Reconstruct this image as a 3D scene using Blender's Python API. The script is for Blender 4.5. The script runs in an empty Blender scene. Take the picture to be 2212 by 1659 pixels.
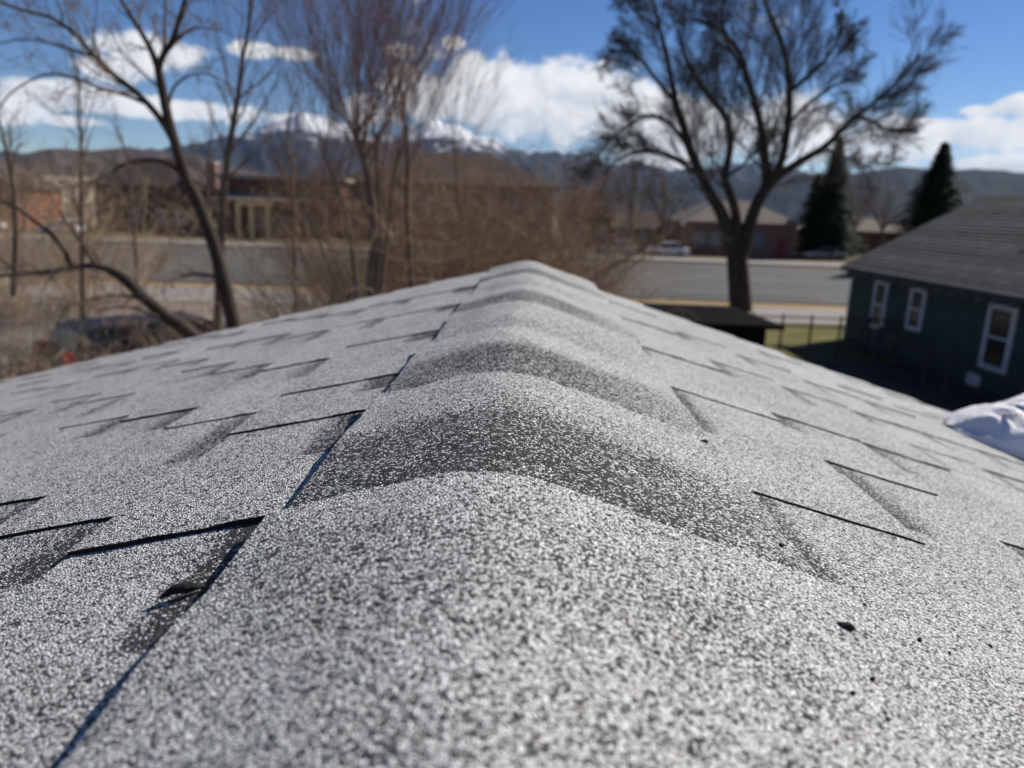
import bpy, bmesh, math, random
import numpy as np
from mathutils import Vector, Matrix, noise as mnoise

scene = bpy.context.scene
col = scene.collection
R = math.radians
rnd = random.Random(11)

# ------------------------------------------------------------------ camera
H = 4.2                       # eye height above the street
PITCH, ROLL, FPX = R(13.81), 0.035, 710.0
cam_d = bpy.data.cameras.new("camera")
cam = bpy.data.objects.new("camera", cam_d)
col.objects.link(cam)
scene.camera = cam
cam_d.sensor_width = 36.0
cam_d.lens = FPX * 36.0 / 1024.0
cam_d.clip_start = 0.01
cam_d.clip_end = 40000.0
cam.location = (0, 0, H)
cam.rotation_euler = (Matrix.Rotation(R(90) - PITCH, 3, 'X') @ Matrix.Rotation(ROLL, 3, 'Z')).to_euler()
cam_d.dof.use_dof = True
cam_d.dof.focus_distance = 0.44
cam_d.dof.aperture_fstop = 7.0
cam_d.dof.aperture_blades = 0

# ------------------------------------------------------------------ world and sun
SUN_EL, SUN_AZ = R(37), R(54)       # azimuth measured from +Y towards +X
world = bpy.data.worlds.new("World")
scene.world = world
world.use_nodes = True


def ray(dx, dy):
    """direction of a point given in 2212-wide photo coordinates (used to survey where things stand)"""
    a, b = dx * .4629 - 512, dy * .4629 - 384
    a, b = a * math.cos(ROLL) + b * math.sin(ROLL), -a * math.sin(ROLL) + b * math.cos(ROLL)
    F = Vector((0, math.cos(PITCH), -math.sin(PITCH)))
    U = Vector((0, math.sin(PITCH), math.cos(PITCH)))
    return Vector((1, 0, 0)) * (a / FPX) - U * (b / FPX) + F


def at(dx, dy, y):
    r = ray(dx, dy)
    return Vector((0, 0, H)) + r * (y / r.y)


def azel(dx, dy):
    r = ray(dx, dy).normalized()
    return math.atan2(r.x, r.y), math.asin(r.z)


class N:
    """tiny node-graph writer"""
    def __init__(s, tree):
        s.t = tree
        s.nodes = tree.nodes
        s.nodes.clear()

    def new(s, typ, **kw):
        n = s.nodes.new(typ)
        for k, v in kw.items():
            setattr(n, k, v)
        return n

    def put(s, sock, v):
        if isinstance(v, bpy.types.NodeSocket):
            s.t.links.new(v, sock)
        else:
            sock.default_value = v

    def math(s, op, a, b=0.0, c=None, clamp=False):
        n = s.new('ShaderNodeMath', operation=op, use_clamp=clamp)
        s.put(n.inputs[0], a); s.put(n.inputs[1], b)
        if c is not None: s.put(n.inputs[2], c)
        return n.outputs[0]

    def mapr(s, v, a, b, c=0.0, d=1.0, smooth=False):
        n = s.new('ShaderNodeMapRange', clamp=True)
        if smooth: n.interpolation_type = 'SMOOTHSTEP'
        s.put(n.inputs[0], v)
        for i, x in enumerate((a, b, c, d)): s.put(n.inputs[i + 1], x)
        return n.outputs[0]

    def mix(s, f, a, b, mode='MIX'):
        n = s.new('ShaderNodeMix', data_type='RGBA', blend_type=mode)
        s.put(n.inputs[0], f); s.put(n.inputs[6], a); s.put(n.inputs[7], b)
        return n.outputs[2]

    def noise(s, vec, scale, detail=4.0, rough=.55, out=0, dist=0.0):
        n = s.new('ShaderNodeTexNoise')
        if vec is not None: s.t.links.new(vec, n.inputs['Vector'])
        n.inputs['Scale'].default_value = scale
        n.inputs['Detail'].default_value = detail
        n.inputs['Roughness'].default_value = rough
        n.inputs['Distortion'].default_value = dist
        return n.outputs[out]


def rgba(c): return (c[0], c[1], c[2], 1.0)


g = N(world.node_tree)
sky = g.new('ShaderNodeTexSky', sky_type='NISHITA', sun_disc=False, sun_elevation=SUN_EL, sun_rotation=SUN_AZ,
            altitude=1600.0, air_density=1.0, dust_density=.15, ozone_density=2.2)
hs = g.new('ShaderNodeHueSaturation')
hs.inputs['Hue'].default_value = .512
hs.inputs['Saturation'].default_value = 1.28
hs.inputs['Value'].default_value = .95
g.put(hs.inputs['Color'], sky.outputs[0])
tc = g.new('ShaderNodeTexCoord')
dirv = tc.outputs['Generated']
sep = g.new('ShaderNodeSeparateXYZ'); g.put(sep.inputs[0], dirv)
az = g.math('ARCTAN2', sep.outputs[0], sep.outputs[1])
el = g.math('ARCSINE', sep.outputs[2])
# clouds: (centre x, centre y, half width, half height) read in the photograph, kept as azimuth and elevation
CL = [(1110, 225, 215, 95), (1270, 250, 180, 70), (1040, 180, 90, 55), (930, 215, 110, 60), (1480, 290, 230, 85), (1700, 290, 240, 75), (1890, 320, 170, 50),
      (2060, 285, 170, 34), (2200, 228, 50, 20), (2150, 355, 90, 16), (2110, 240, 45, 12), (980, 92, 24, 12),
      (330, 112, 105, 36), (255, 150, 70, 26), (120, 205, 130, 30), (20, 238, 80, 26), (400, 238, 150, 26), (660, 262, 80, 18),
      (545, 108, 45, 16), (650, 118, 60, 16), (780, 240, 60, 34), (150, 262, 70, 10), (860, 110, 34, 13)]
nz = g.noise(dirv, 9.0, 7.0, .62, dist=.4)
nzf = g.noise(dirv, 34.0, 4.0, .6)
dens = None
vert = None
for (cx, cy, hw, hh) in CL:
    a0, e0 = azel(cx, cy)
    ra, rb = hw * .4629 / FPX, hh * .4629 / FPX
    u = g.math('MULTIPLY', g.math('SUBTRACT', az, a0), 1 / ra)
    v = g.math('MULTIPLY', g.math('SUBTRACT', el, e0), 1 / rb)
    d = g.math('SQRT', g.math('ADD', g.math('MULTIPLY', u, u), g.math('MULTIPLY', v, v)))
    e = g.math('SUBTRACT', 1.0, d)
    dens = e if dens is None else g.math('SMOOTH_MAX', dens, e, .12)
    w_ = g.math('MAXIMUM', e, 0.0)
    hgt = g.math('MULTIPLY', w_, v)
    vert = hgt if vert is None else g.math('ADD', vert, hgt)
# the same kind of cumulus continues round the rest of the sky
far = g.mapr(g.math('ABSOLUTE', az), .85, 1.15, 0.0, 1.0, True)
band = g.mapr(g.math('ABSOLUTE', g.math('SUBTRACT', el, .17)), 0.0, .22, 1.0, 0.0, True)
lowf = g.noise(dirv, 3.2, 3.0, .5)
other = g.math('MULTIPLY', g.math('MULTIPLY', far, band), g.mapr(lowf, .46, .64, 0.0, .9))
dens = g.math('MAXIMUM', dens, g.math('SUBTRACT', other, .25))
shape = g.math('ADD', dens, g.math('MULTIPLY', g.math('SUBTRACT', nz, .5), 2.3))
shape = g.math('ADD', shape, g.math('MULTIPLY', g.math('SUBTRACT', nzf, .5), .5))
mask = g.mapr(shape, .02, .42, 0.0, 1.0, True)
mask = g.math('MULTIPLY', mask, g.mapr(el, 0.0, .02, 0.0, 1.0))
# sunlit tops, greyer hearts and bases
off = g.new('ShaderNodeVectorMath', operation='ADD'); g.put(off.inputs[0], dirv); off.inputs[1].default_value = (.012, 0.0, .022)
nz2 = g.noise(off.outputs[0], 9.0, 7.0, .62, dist=.4)
relief = g.math('MULTIPLY', g.math('SUBTRACT', nz, nz2), 3.2)
lit = g.math('ADD', g.math('ADD', relief, .74), g.math('MULTIPLY', vert, .55), clamp=True)
ccol = g.mix(lit, rgba((5.8, 6.4, 7.4)), rgba((10.2, 10.2, 10.3)))
skyc = g.mix(g.math('MULTIPLY', mask, .97), hs.outputs[0], ccol)
bg = g.new('ShaderNodeBackground'); g.put(bg.inputs[0], skyc); bg.inputs[1].default_value = .065
wo = g.new('ShaderNodeOutputWorld'); g.put(wo.inputs[0], bg.outputs[0])

sun_d = bpy.data.lights.new("sun", 'SUN')
sun_d.energy = 5.0
sun_d.angle = R(.53)
sun_d.color = (1.0, .94, .85)
sun = bpy.data.objects.new("sun", sun_d)
col.objects.link(sun)
sdir = Vector((math.sin(SUN_AZ) * math.cos(SUN_EL), math.cos(SUN_AZ) * math.cos(SUN_EL), math.sin(SUN_EL)))
sun.rotation_euler = sdir.to_track_quat('Z', 'Y').to_euler()
sun.location = (20, 20, 60)

scene.view_settings.view_transform = 'Standard'
scene.view_settings.look = 'None'
scene.view_settings.exposure = 0.52
scene.view_settings.gamma = 1.0
scene.view_settings.use_curve_mapping = False
scene.cycles.max_bounces = 6
scene.cycles.volume_bounces = 0
scene.cycles.use_denoising = True


# ------------------------------------------------------------------ helpers
def tag(o, label=None, cat=None, group=None, kind=None):
    if label: o['label'] = label
    if cat: o['category'] = cat
    if group: o['group'] = group
    if kind: o['kind'] = kind
    return o


def empty(name, loc, label, cat, group=None, rz=0.0):
    o = bpy.data.objects.new(name, None)
    col.objects.link(o)
    o.location = loc
    o.rotation_euler = (0, 0, rz)
    o.empty_display_size = .2
    return tag(o, label, cat, group)


class MB:
    """collects geometry in world coordinates (or the parent's, if local) and links it as ONE mesh object"""
    def __init__(s):
        s.v = []; s.f = []; s.m = []; s.sm = []

    def add(s, vs, fs, m=0, smooth=False):
        b = len(s.v)
        s.v.extend([tuple(x) for x in vs])
        s.f.extend([tuple(i + b for i in f) for f in fs])
        s.m.extend([m] * len(fs)); s.sm.extend([smooth] * len(fs))

    def box(s, x0, x1, y0, y1, z0, z1, m=0):
        vs = [(x, y, z) for z in (z0, z1) for y in (y0, y1) for x in (x0, x1)]
        s.add(vs, [(0, 2, 3, 1), (4, 5, 7, 6), (0, 1, 5, 4), (2, 6, 7, 3), (0, 4, 6, 2), (1, 3, 7, 5)], m)
        return s

    def hexa(s, p, m=0):
        """eight corners: bottom ring then top ring"""
        s.add(p, [(3, 2, 1, 0), (4, 5, 6, 7), (0, 1, 5, 4), (1, 2, 6, 5), (2, 3, 7, 6), (3, 0, 4, 7)], m)
        return s

    def tube(s, pts, rads, k=6, m=0, cap=True):
        pts = [Vector(p) for p in pts]
        n = len(pts)
        vs = []; fs = []
        t0 = (pts[1] - pts[0]).normalized()
        a = t0.orthogonal().normalized()
        for i, p in enumerate(pts):
            t = (pts[min(i + 1, n - 1)] - pts[max(i - 1, 0)]).normalized()
            a = (a - t * a.dot(t)).normalized()
            b = t.cross(a)
            for j in range(k):
                q = 2 * math.pi * j / k
                vs.append(p + (a * math.cos(q) + b * math.sin(q)) * rads[i])
        for i in range(n - 1):
            for j in range(k):
                fs.append((i * k + j, i * k + (j + 1) % k, (i + 1) * k + (j + 1) % k, (i + 1) * k + j))
        if cap:
            fs.append(tuple(range(k - 1, -1, -1))); fs.append(tuple((n - 1) * k + j for j in range(k)))
        s.add(vs, fs, m, True)
        return s

    def build(s, name, mats, parent=None, local=False):
        me = bpy.data.meshes.new(name)
        off = Vector((0, 0, 0))
        if parent is not None and not local:
            me_inv = parent_world(parent).inverted()
            vs = [tuple(me_inv @ Vector(v)) for v in s.v]
        else:
            vs = s.v
        me.from_pydata(vs, [], s.f)
        if not isinstance(mats, (list, tuple)): mats = [mats]
        for mt in mats: me.materials.append(mt)
        me.polygons.foreach_set('material_index', s.m)
        me.polygons.foreach_set('use_smooth', s.sm)
        me.update()
        o = bpy.data.objects.new(name, me)
        col.objects.link(o)
        if parent is not None: o.parent = parent
        return o


def parent_world(o):
    m = Matrix.LocRotScale(o.location, o.rotation_euler, o.scale)
    return parent_world(o.parent) @ m if o.parent else m


def copy_tree(o, parent=None):
    c = o.copy(); col.objects.link(c)
    if parent is not None: c.parent = parent
    for ch in [x for x in ALLC(o)]: copy_tree(ch, c)
    return c


def ALLC(o):
    return [x for x in bpy.data.objects if x.parent == o]


def material(name, base, rough=.8, spec=.3, metal=0.0, var=None, vscale=3.0, bump=0.0, bscale=20.0, coord='pos', detail=4.0):
    m = bpy.data.materials.new(name)
    m.use_nodes = True
    n = N(m.node_tree)
    p = n.new('ShaderNodeBsdfPrincipled')
    out = n.new('ShaderNodeOutputMaterial')
    n.put(out.inputs[0], p.outputs[0])
    geo = n.new('ShaderNodeNewGeometry').outputs['Position']
    if coord == 'obj': geo = n.new('ShaderNodeTexCoord').outputs['Object']
    if var is not None:
        f = n.mapr(n.noise(geo, vscale, detail), .32, .68)
        c = n.mix(f, rgba(base), rgba(var))
        n.put(p.inputs['Base Color'], c)
    else:
        f = n.mapr(n.noise(geo, vscale, detail), .3, .7)
        c = n.mix(f, rgba([x * .85 for x in base]), rgba([min(1, x * 1.15) for x in base]))
        n.put(p.inputs['Base Color'], c)
    p.inputs['Roughness'].default_value = rough
    p.inputs['Specular IOR Level'].default_value = spec
    p.inputs['Metallic'].default_value = metal
    if bump:
        b = n.new('ShaderNodeBump')
        b.inputs['Strength'].default_value = 1.0
        b.inputs['Distance'].default_value = bump
        n.put(b.inputs['Height'], n.noise(geo, bscale, 5.0))
        n.put(p.inputs['Normal'], b.outputs[0])
    return m


def granule_material(name, dark0, band=None, tint_l=(.78, .79, .745), ridge=False):
    """mineral granules about 1.5 mm across; dark0 = share of dark ones; band = (y0, y1, extra share)
    along the piece's own length, the charcoal strip that is printed into laminated shingles"""
    m = bpy.data.materials.new(name)
    m.use_nodes = True
    n = N(m.node_tree)
    p = n.new('ShaderNodeBsdfPrincipled')
    out = n.new('ShaderNodeOutputMaterial'); n.put(out.inputs[0], p.outputs[0])
    pos = n.new('ShaderNodeNewGeometry').outputs['Position']
    obj = n.new('ShaderNodeTexCoord').outputs['Object']
    info = n.new('ShaderNodeObjectInfo').outputs['Random']
    wob = n.new('ShaderNodeVectorMath', operation='ADD')
    wn = n.new('ShaderNodeVectorMath', operation='SCALE')
    n.put(wn.inputs[0], n.noise(pos, 420.0, 2.0, out=1)); wn.inputs['Scale'].default_value = .0014
    n.put(wob.inputs[0], pos); n.put(wob.inputs[1], wn.outputs[0])
    vo = n.new('ShaderNodeTexVoronoi', feature='F1'); n.put(vo.inputs['Vector'], wob.outputs[0]); vo.inputs['Scale'].default_value = 780.0
    rand = n.new('ShaderNodeSeparateColor'); n.put(rand.inputs[0], vo.outputs['Color'])
    frac = n.math('ADD', dark0, n.math('MULTIPLY', n.math('SUBTRACT', info, .5), .10))
    frac = n.math('ADD', frac, n.math('MULTIPLY', n.math('SUBTRACT', n.noise(pos, 11.0, 4.0), .5), .50))
    frac = n.math('ADD', frac, n.math('MULTIPLY', n.math('SUBTRACT', n.noise(pos, 110.0, 2.0), .5), .30))
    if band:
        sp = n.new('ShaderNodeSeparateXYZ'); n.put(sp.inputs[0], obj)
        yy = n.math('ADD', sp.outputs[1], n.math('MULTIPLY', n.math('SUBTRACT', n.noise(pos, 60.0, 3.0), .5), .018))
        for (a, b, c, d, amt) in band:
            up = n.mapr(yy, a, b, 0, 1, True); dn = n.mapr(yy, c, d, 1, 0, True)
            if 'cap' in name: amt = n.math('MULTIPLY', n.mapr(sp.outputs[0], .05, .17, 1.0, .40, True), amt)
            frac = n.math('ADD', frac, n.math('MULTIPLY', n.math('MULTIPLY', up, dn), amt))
    isdark = n.mapr(n.math('SUBTRACT', frac, rand.outputs[0]), -.03, .03)
    light = n.mix(rand.outputs[1], rgba([x * .56 for x in tint_l]), rgba([min(.88, x * 1.2) for x in tint_l]))
    dark = n.mix(rand.outputs[2], rgba((.008, .008, .008)), rgba((.070, .070, .066)))
    rare = n.mapr(rand.outputs[2], .985, .99)
    light = n.mix(rare, light, rgba((.40, .33, .26)))
    c = n.mix(isdark, light, dark)
    # asphalt shows in the seams between granules
    seam = n.mapr(vo.outputs['Distance'], .44, .68)
    c = n.mix(n.math('MULTIPLY', seam, .7), c, rgba((.05, .05, .055)))
    n.put(p.inputs['Base Color'], c)
    p.inputs['Roughness'].default_value = .7
    p.inputs['Specular IOR Level'].default_value = .16
    hgt = n.math('SUBTRACT', 1.0, n.mapr(vo.outputs['Distance'], .1, .8))
    hgt = n.math('ADD', hgt, n.math('MULTIPLY', rand.outputs[1], .8))
    b = n.new('ShaderNodeBump'); b.inputs['Strength'].default_value = 1.0; b.inputs['Distance'].default_value = .0010
    n.put(b.inputs['Height'], hgt)
    b2 = n.new('ShaderNodeBump'); b2.inputs['Strength'].default_value = .6; b2.inputs['Distance'].default_value = .0022
    n.put(b2.inputs['Height'], n.noise(pos, 70.0, 3.0)); n.put(b2.inputs['Normal'], b.outputs[0])
    n.put(p.inputs['Normal'], b2.outputs[0])
    return m


M_TOOTH = granule_material('granules_tooth', .24)
M_BASE = granule_material('granules_base', .27, band=[(-.03, -.02, .018, .055, .50)])
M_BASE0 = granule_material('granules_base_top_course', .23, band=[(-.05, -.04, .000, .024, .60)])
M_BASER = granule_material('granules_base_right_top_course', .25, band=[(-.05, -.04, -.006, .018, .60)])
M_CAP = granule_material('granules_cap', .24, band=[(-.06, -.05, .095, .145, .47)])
M_CAPM = granule_material('granules_cap_stained', .25, band=[(.08, .13, .17, .225, .13)])
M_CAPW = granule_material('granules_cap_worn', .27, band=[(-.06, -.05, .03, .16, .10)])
M_EDGE = material('asphalt_edge', (.018, .018, .020), .9, .2, bump=.001, bscale=700)
M_WOOD = material('roof_board', (.30, .22, .15), .8, vscale=8)
M_OWNWALL = material('cream_siding', (.45, .43, .38), .7, vscale=2)

# ------------------------------------------------------------------ structure: ground, street
GROUND_Z = -.02


def sheet(name, x0, x1, y0, y1, z, mat, nx=1, ny=1, edge=0.0, seed=0):
    m = MB()
    vs = []; fs = []
    for j in range(ny + 1):
        for i in range(nx + 1):
            x = x0 + (x1 - x0) * i / nx; y = y0 + (y1 - y0) * j / ny
            if edge and j in (0, ny): y += edge * mnoise.noise((x * .35, j * 3.1 + seed, 0))
            vs.append((x, y, z))
    for j in range(ny):
        for i in range(nx):
            a = j * (nx + 1) + i
            fs.append((a, a + 1, a + nx + 2, a + nx + 1))
    m.add(vs, fs)
    return tag(m.build(name, mat), kind='structure')


M_GROUND = material('dry_ground', (.15, .115, .075), .95, .1, var=(.25, .20, .135), vscale=.35, bump=.03, bscale=3)
M_LAWN = material('winter_lawn', (.07, .07, .018), .95, .1, var=(.13, .115, .035), vscale=.8, bump=.03, bscale=12)
M_ROAD = material('road_asphalt', (.070, .070, .066), .9, .15, var=(.095, .094, .088), vscale=.25, bump=.004, bscale=60)
M_WALK = material('pale_concrete', (.19, .172, .158), .85, .2, var=(.24, .22, .20), vscale=.6)
M_VERGE = material('straw_verge', (.22, .155, .075), .95, .1, var=(.30, .22, .12), vscale=1.5, bump=.02, bscale=10)
M_LOT = material('gravel_lot', (.15, .125, .108), .95, .15, var=(.21, .178, .155), vscale=.5, bump=.01, bscale=20)
M_KERB = material('kerb_concrete', (.22, .21, .20), .85, .2)
M_SHADEDIRT = material('shade_toned_soil', (.045, .04, .032), .95, .1, var=(.09, .075, .05), vscale=1.2, bump=.03, bscale=8)

sheet('ground', -9000, 9000, -400, 9500, GROUND_Z, M_GROUND)
sheet('lawn', 4.5, 60, 21.5, 29.4, 0.0, M_LAWN, 60, 1, .5, 3)
sheet('yard', -40, 4.4, 1.0, 29, -.01, M_LOT, 40, 1)
sheet('side_yard', 4.4, 40, 1.0, 21.5, -.008, M_SHADEDIRT, 20, 1)  # shadow lying nearer than the lawn is put into this soil colour
sheet('pavement', -120, 140, 29.4, 34.6, .01, M_WALK, 100, 1)
sheet('verge', -120, 140, 34.6, 36.2, .014, M_VERGE, 120, 1, .35, 5)
sheet('road', -220, 240, 36.4, 66.0, -.008, M_ROAD, 1, 1)
kb = MB(); kb.box(-220, 240, 36.2, 36.4, -.01, .11)
tag(kb.build('kerb', M_KERB), kind='structure')
kb = MB(); kb.box(-220, 240, 66.0, 66.25, -.01, .13)
tag(kb.build('far_kerb', M_KERB), kind='structure')
sheet('far_gutter', -220, 240, 64.2, 66.0, -.004, material('dark_gutter', (.06, .055, .045), .9, .1, var=(.12, .11, .09), vscale=.3), 1, 1)  # darker strip along the foot of the far kerb
sheet('far_pavement', -220, 240, 67.0, 73.5, .015, M_WALK, 1, 1)
sheet('far_lawn', -220, 240, 73.5, 110, .01, material('dull_lawn', (.10, .08, .045), .95, .1, var=(.18, .14, .075), vscale=.3), 1, 1)
# tar seams and a lane line on the carriageway
pm = MB()
for k in range(9):
    xa = -60 + k * 14 + rnd.uniform(-3, 3); ya = rnd.uniform(38, 61)
    pm.box(xa, xa + rnd.uniform(5, 12), ya, ya + rnd.uniform(1.2, 2.6), -.0075, -.0045)
tag(pm.build('road_patch', material('tar_patch', (.045, .045, .043), .9, .15, var=(.06, .06, .056))), kind='structure')
mk = MB()
for i in range(28):
    x = -110 + i * 9.0
    mk.box(x, x + 3.0, 51.2, 51.32, -.006, -.003)
tag(mk.build('lane_marking', material('worn_road_paint', (.5, .46, .36), .8)), kind='structure')


# ------------------------------------------------------------------ hills and mountains
def profile(pts):
    return sorted((azel(x, y) for x, y in pts), key=lambda q: q[0])


def range_mesh(name, prof, R0, depth, mat, seed, foldamp, nA=260, nR=34, azlim=None, rag=.0, base=-5.0):
    pr = prof
    a0, a1 = pr[0][0], pr[-1][0]
    vs = []; fs = []
    for i in range(nA + 1):
        a = a0 + (a1 - a0) * i / nA
        for k in range(len(pr) - 1):
            if pr[k][0] <= a <= pr[k + 1][0] + 1e-9: break
        t = (a - pr[k][0]) / max(1e-6, pr[k + 1][0] - pr[k][0])
        t = t * t * (3 - 2 * t) * .5 + t * .5
        e = pr[k][1] * (1 - t) + pr[k + 1][1] * t
        e += rag * mnoise.noise((a * 45, seed, 0)) + rag * .5 * mnoise.noise((a * 110, seed, 4))
        top = H + R0 * math.tan(e)
        for j in range(nR + 1):
            s = j / nR                       # 0 foot near us .. ~.7 crest .. 1 behind
            r = R0 + (s - .7) * depth
            u = s / .7 if s <= .7 else 1 - (s - .7) / .3 * .6
            fold = mnoise.noise((a * 22, s * 5, seed)) + .5 * mnoise.noise((a * 55, s * 11, seed + 3)) + .25 * mnoise.noise((a * 130, s * 23, seed + 8))
            gul = 1 - abs(mnoise.noise((a * 34 + s * 1.5, s * 1.6, seed + 5))) * 2
            amp = math.sin(math.pi * min(1, u)) if s <= .7 else 0
            z = base + (top - base) * (u ** 1.25) + foldamp * amp * (fold + gul * .8)
            vs.append((r * math.sin(a), r * math.cos(a), z))
    for i in range(nA):
        for j in range(nR):
            b = i * (nR + 1) + j
            fs.append((b, b + nR + 1, b + nR + 2, b + 1))
    m = MB(); m.add(vs, fs, 0, True)
    return tag(m.build(name, mat), kind='structure')


def mountain_material(name, rock, rock2, snow_z, snow_w, snowy=True, sc=.004):
    m = bpy.data.materials.new(name); m.use_nodes = True
    n = N(m.node_tree)
    p = n.new('ShaderNodeBsdfPrincipled'); out = n.new('ShaderNodeOutputMaterial'); n.put(out.inputs[0], p.outputs[0])
    geo = n.new('ShaderNodeNewGeometry'); pos = geo.outputs['Position']
    c = n.mix(n.mapr(n.noise(pos, sc, 6.0, .6), .35, .65), rgba(rock), rgba(rock2))
    if snowy:
        sp = n.new('ShaderNodeSeparateXYZ'); n.put(sp.inputs[0], pos)
        z = n.math('ADD', sp.outputs[2], n.math('MULTIPLY', n.math('SUBTRACT', n.noise(pos, .006, 6.0, .65), .5), snow_w * 3.2))
        st = n.new('ShaderNodeMapping'); n.put(st.inputs[0], pos); st.inputs['Scale'].default_value = (1, 1, .25)
        gully = n.noise(st.outputs[0], .012, 5.0, .6)
        z = n.math('ADD', z, n.math('MULTIPLY', n.math('SUBTRACT', gully, .5), snow_w * 2.4))
        c = n.mix(n.mapr(z, snow_z - snow_w * .35, snow_z + snow_w * .35), c, rgba((.74, .76, .80)))
    n.put(p.inputs['Base Color'], c)
    p.inputs['Roughness'].default_value = .95; p.inputs['Specular IOR Level'].default_value = .05
    return m


M_SNOWY = mountain_material('snowy_rock', (.010, .016, .030), (.024, .030, .045), 430, 130)
M_FOREST = mountain_material('forested_slope', (.002, .006, .010), (.005, .010, .015), 0, 1, False)
M_BROWNHILL = mountain_material('bare_brown_hill', (.05, .043, .045), (.085, .07, .062), 0, 1, False, .02)

range_mesh('mountains', profile([(-500, 330), (-200, 335), (60, 330), (260, 325), (400, 312), (470, 292), (530, 280), (590, 262), (655, 246), (705, 252), (745, 268), (800, 292),
                                 (850, 288), (890, 270), (935, 256), (975, 262), (1010, 285), (1060, 295), (1100, 318), (1150, 326), (1190, 318), (1240, 332), (1300, 350),
                                 (1380, 352), (1450, 366), (1560, 358), (1650, 352), (1760, 372), (1900, 400)]),
           5200, 2300, M_SNOWY, 3.3, 46, nA=420, nR=44, rag=.006)
range_mesh('hills', profile([(1120, 440), (1200, 420), (1320, 400), (1450, 402), (1560, 392), (1700, 384), (1790, 378), (1850, 372), (1905, 364), (1950, 358), (1990, 361), (2040, 368), (2100, 362),
                             (2160, 366), (2230, 372), (2330, 362), (2500, 374), (2800, 400), (3200, 430)]),
           3600, 1500, M_FOREST, 9.1, 22, rag=.0012)
range_mesh('brown_hill', profile([(-700, 360), (-300, 350), (-60, 342), (40, 332), (110, 318), (180, 324), (260, 320), (330, 322), (420, 334), (520, 362), (640, 388), (800, 405), (1000, 425), (1200, 450)]),
           1500, 700, M_BROWNHILL, 5.7, 9, rag=.0015)
# pale stubble bench between the town and the hills
M_STUBBLE = material('pale_stubble', (.30, .26, .18), .95, .05, var=(.40, .35, .25), vscale=.01)
range_mesh('stubble_field', profile([(-700, 385), (-200, 380), (100, 378), (330, 382), (480, 386), (620, 392), (760, 402), (900, 418), (1100, 446)]),
           620, 300, M_STUBBLE, 2.2, 1.2, nA=80, nR=12)

# ------------------------------------------------------------------ the roof we look along
PSI = R(1.01)
RD = Vector((math.sin(PSI), math.cos(PSI), 0))          # along the ridge, away from us
LAT = Vector((math.cos(PSI), -math.sin(PSI), 0))        # to the right
RIDGE0 = Vector((-.020, 0, H - .148))
SL, SR = .262, .305                                     # the two pitches (the old ridge leans a little)
Y0, Y1 = -1.1, 1.95
EAVE = 1.75

house = empty('house', (-.02, -2.5, 0), 'low house under our feet with a pale grey speckled asphalt shingle gable roof', 'house')
pm_house = parent_world(house)


def plane_frame(side):
    m = SL if side < 0 else SR
    c = 1 / math.sqrt(1 + m * m)
    down = (LAT * side * c) + Vector((0, 0, -m * c))
    nrm = (LAT * side * m * c) + Vector((0, 0, c))
    return down, nrm, c


def RP(side, s, y, n=0.0):
    """s = distance down the slope, y along the ridge, n above the deck"""
    down, nrm, c = plane_frame(side)
    return RIDGE0 + RD * y + down * s + nrm * n


roof = MB()
for side in (-1, 1):
    for yy in ():
        pass
TH = .03
ring = []
for y in (Y0, Y1):
    ring.append([RP(-1, EAVE, y, -.002), RP(1, 0, y, -.002), RP(1, EAVE, y, -.002), RP(1, EAVE, y, -.002 - TH), RP(1, 0, y, -.002 - TH), RP(-1, EAVE, y, -.002 - TH)])
vs = ring[0] + ring[1]
roof.add(vs, [(0, 1, 7, 6), (1, 2, 8, 7), (2, 3, 9, 8), (3, 4, 10, 9), (4, 5, 11, 10), (5, 0, 6, 11), (0, 5, 4, 1), (1, 4, 3, 2), (6, 7, 10, 11), (7, 8, 9, 10)])
roof_o = roof.build('roof', M_WOOD, house)
wl = MB()
for (x0, x1, y0, y1) in ((-1.35, 1.30, -8.0, 1.55),):
    wl.box(x0, x1, y0, y1, -.02, 3.58)
wl.build('wall', M_OWNWALL, house)

EXPS = {-1: .110, 1: .134}


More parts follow.
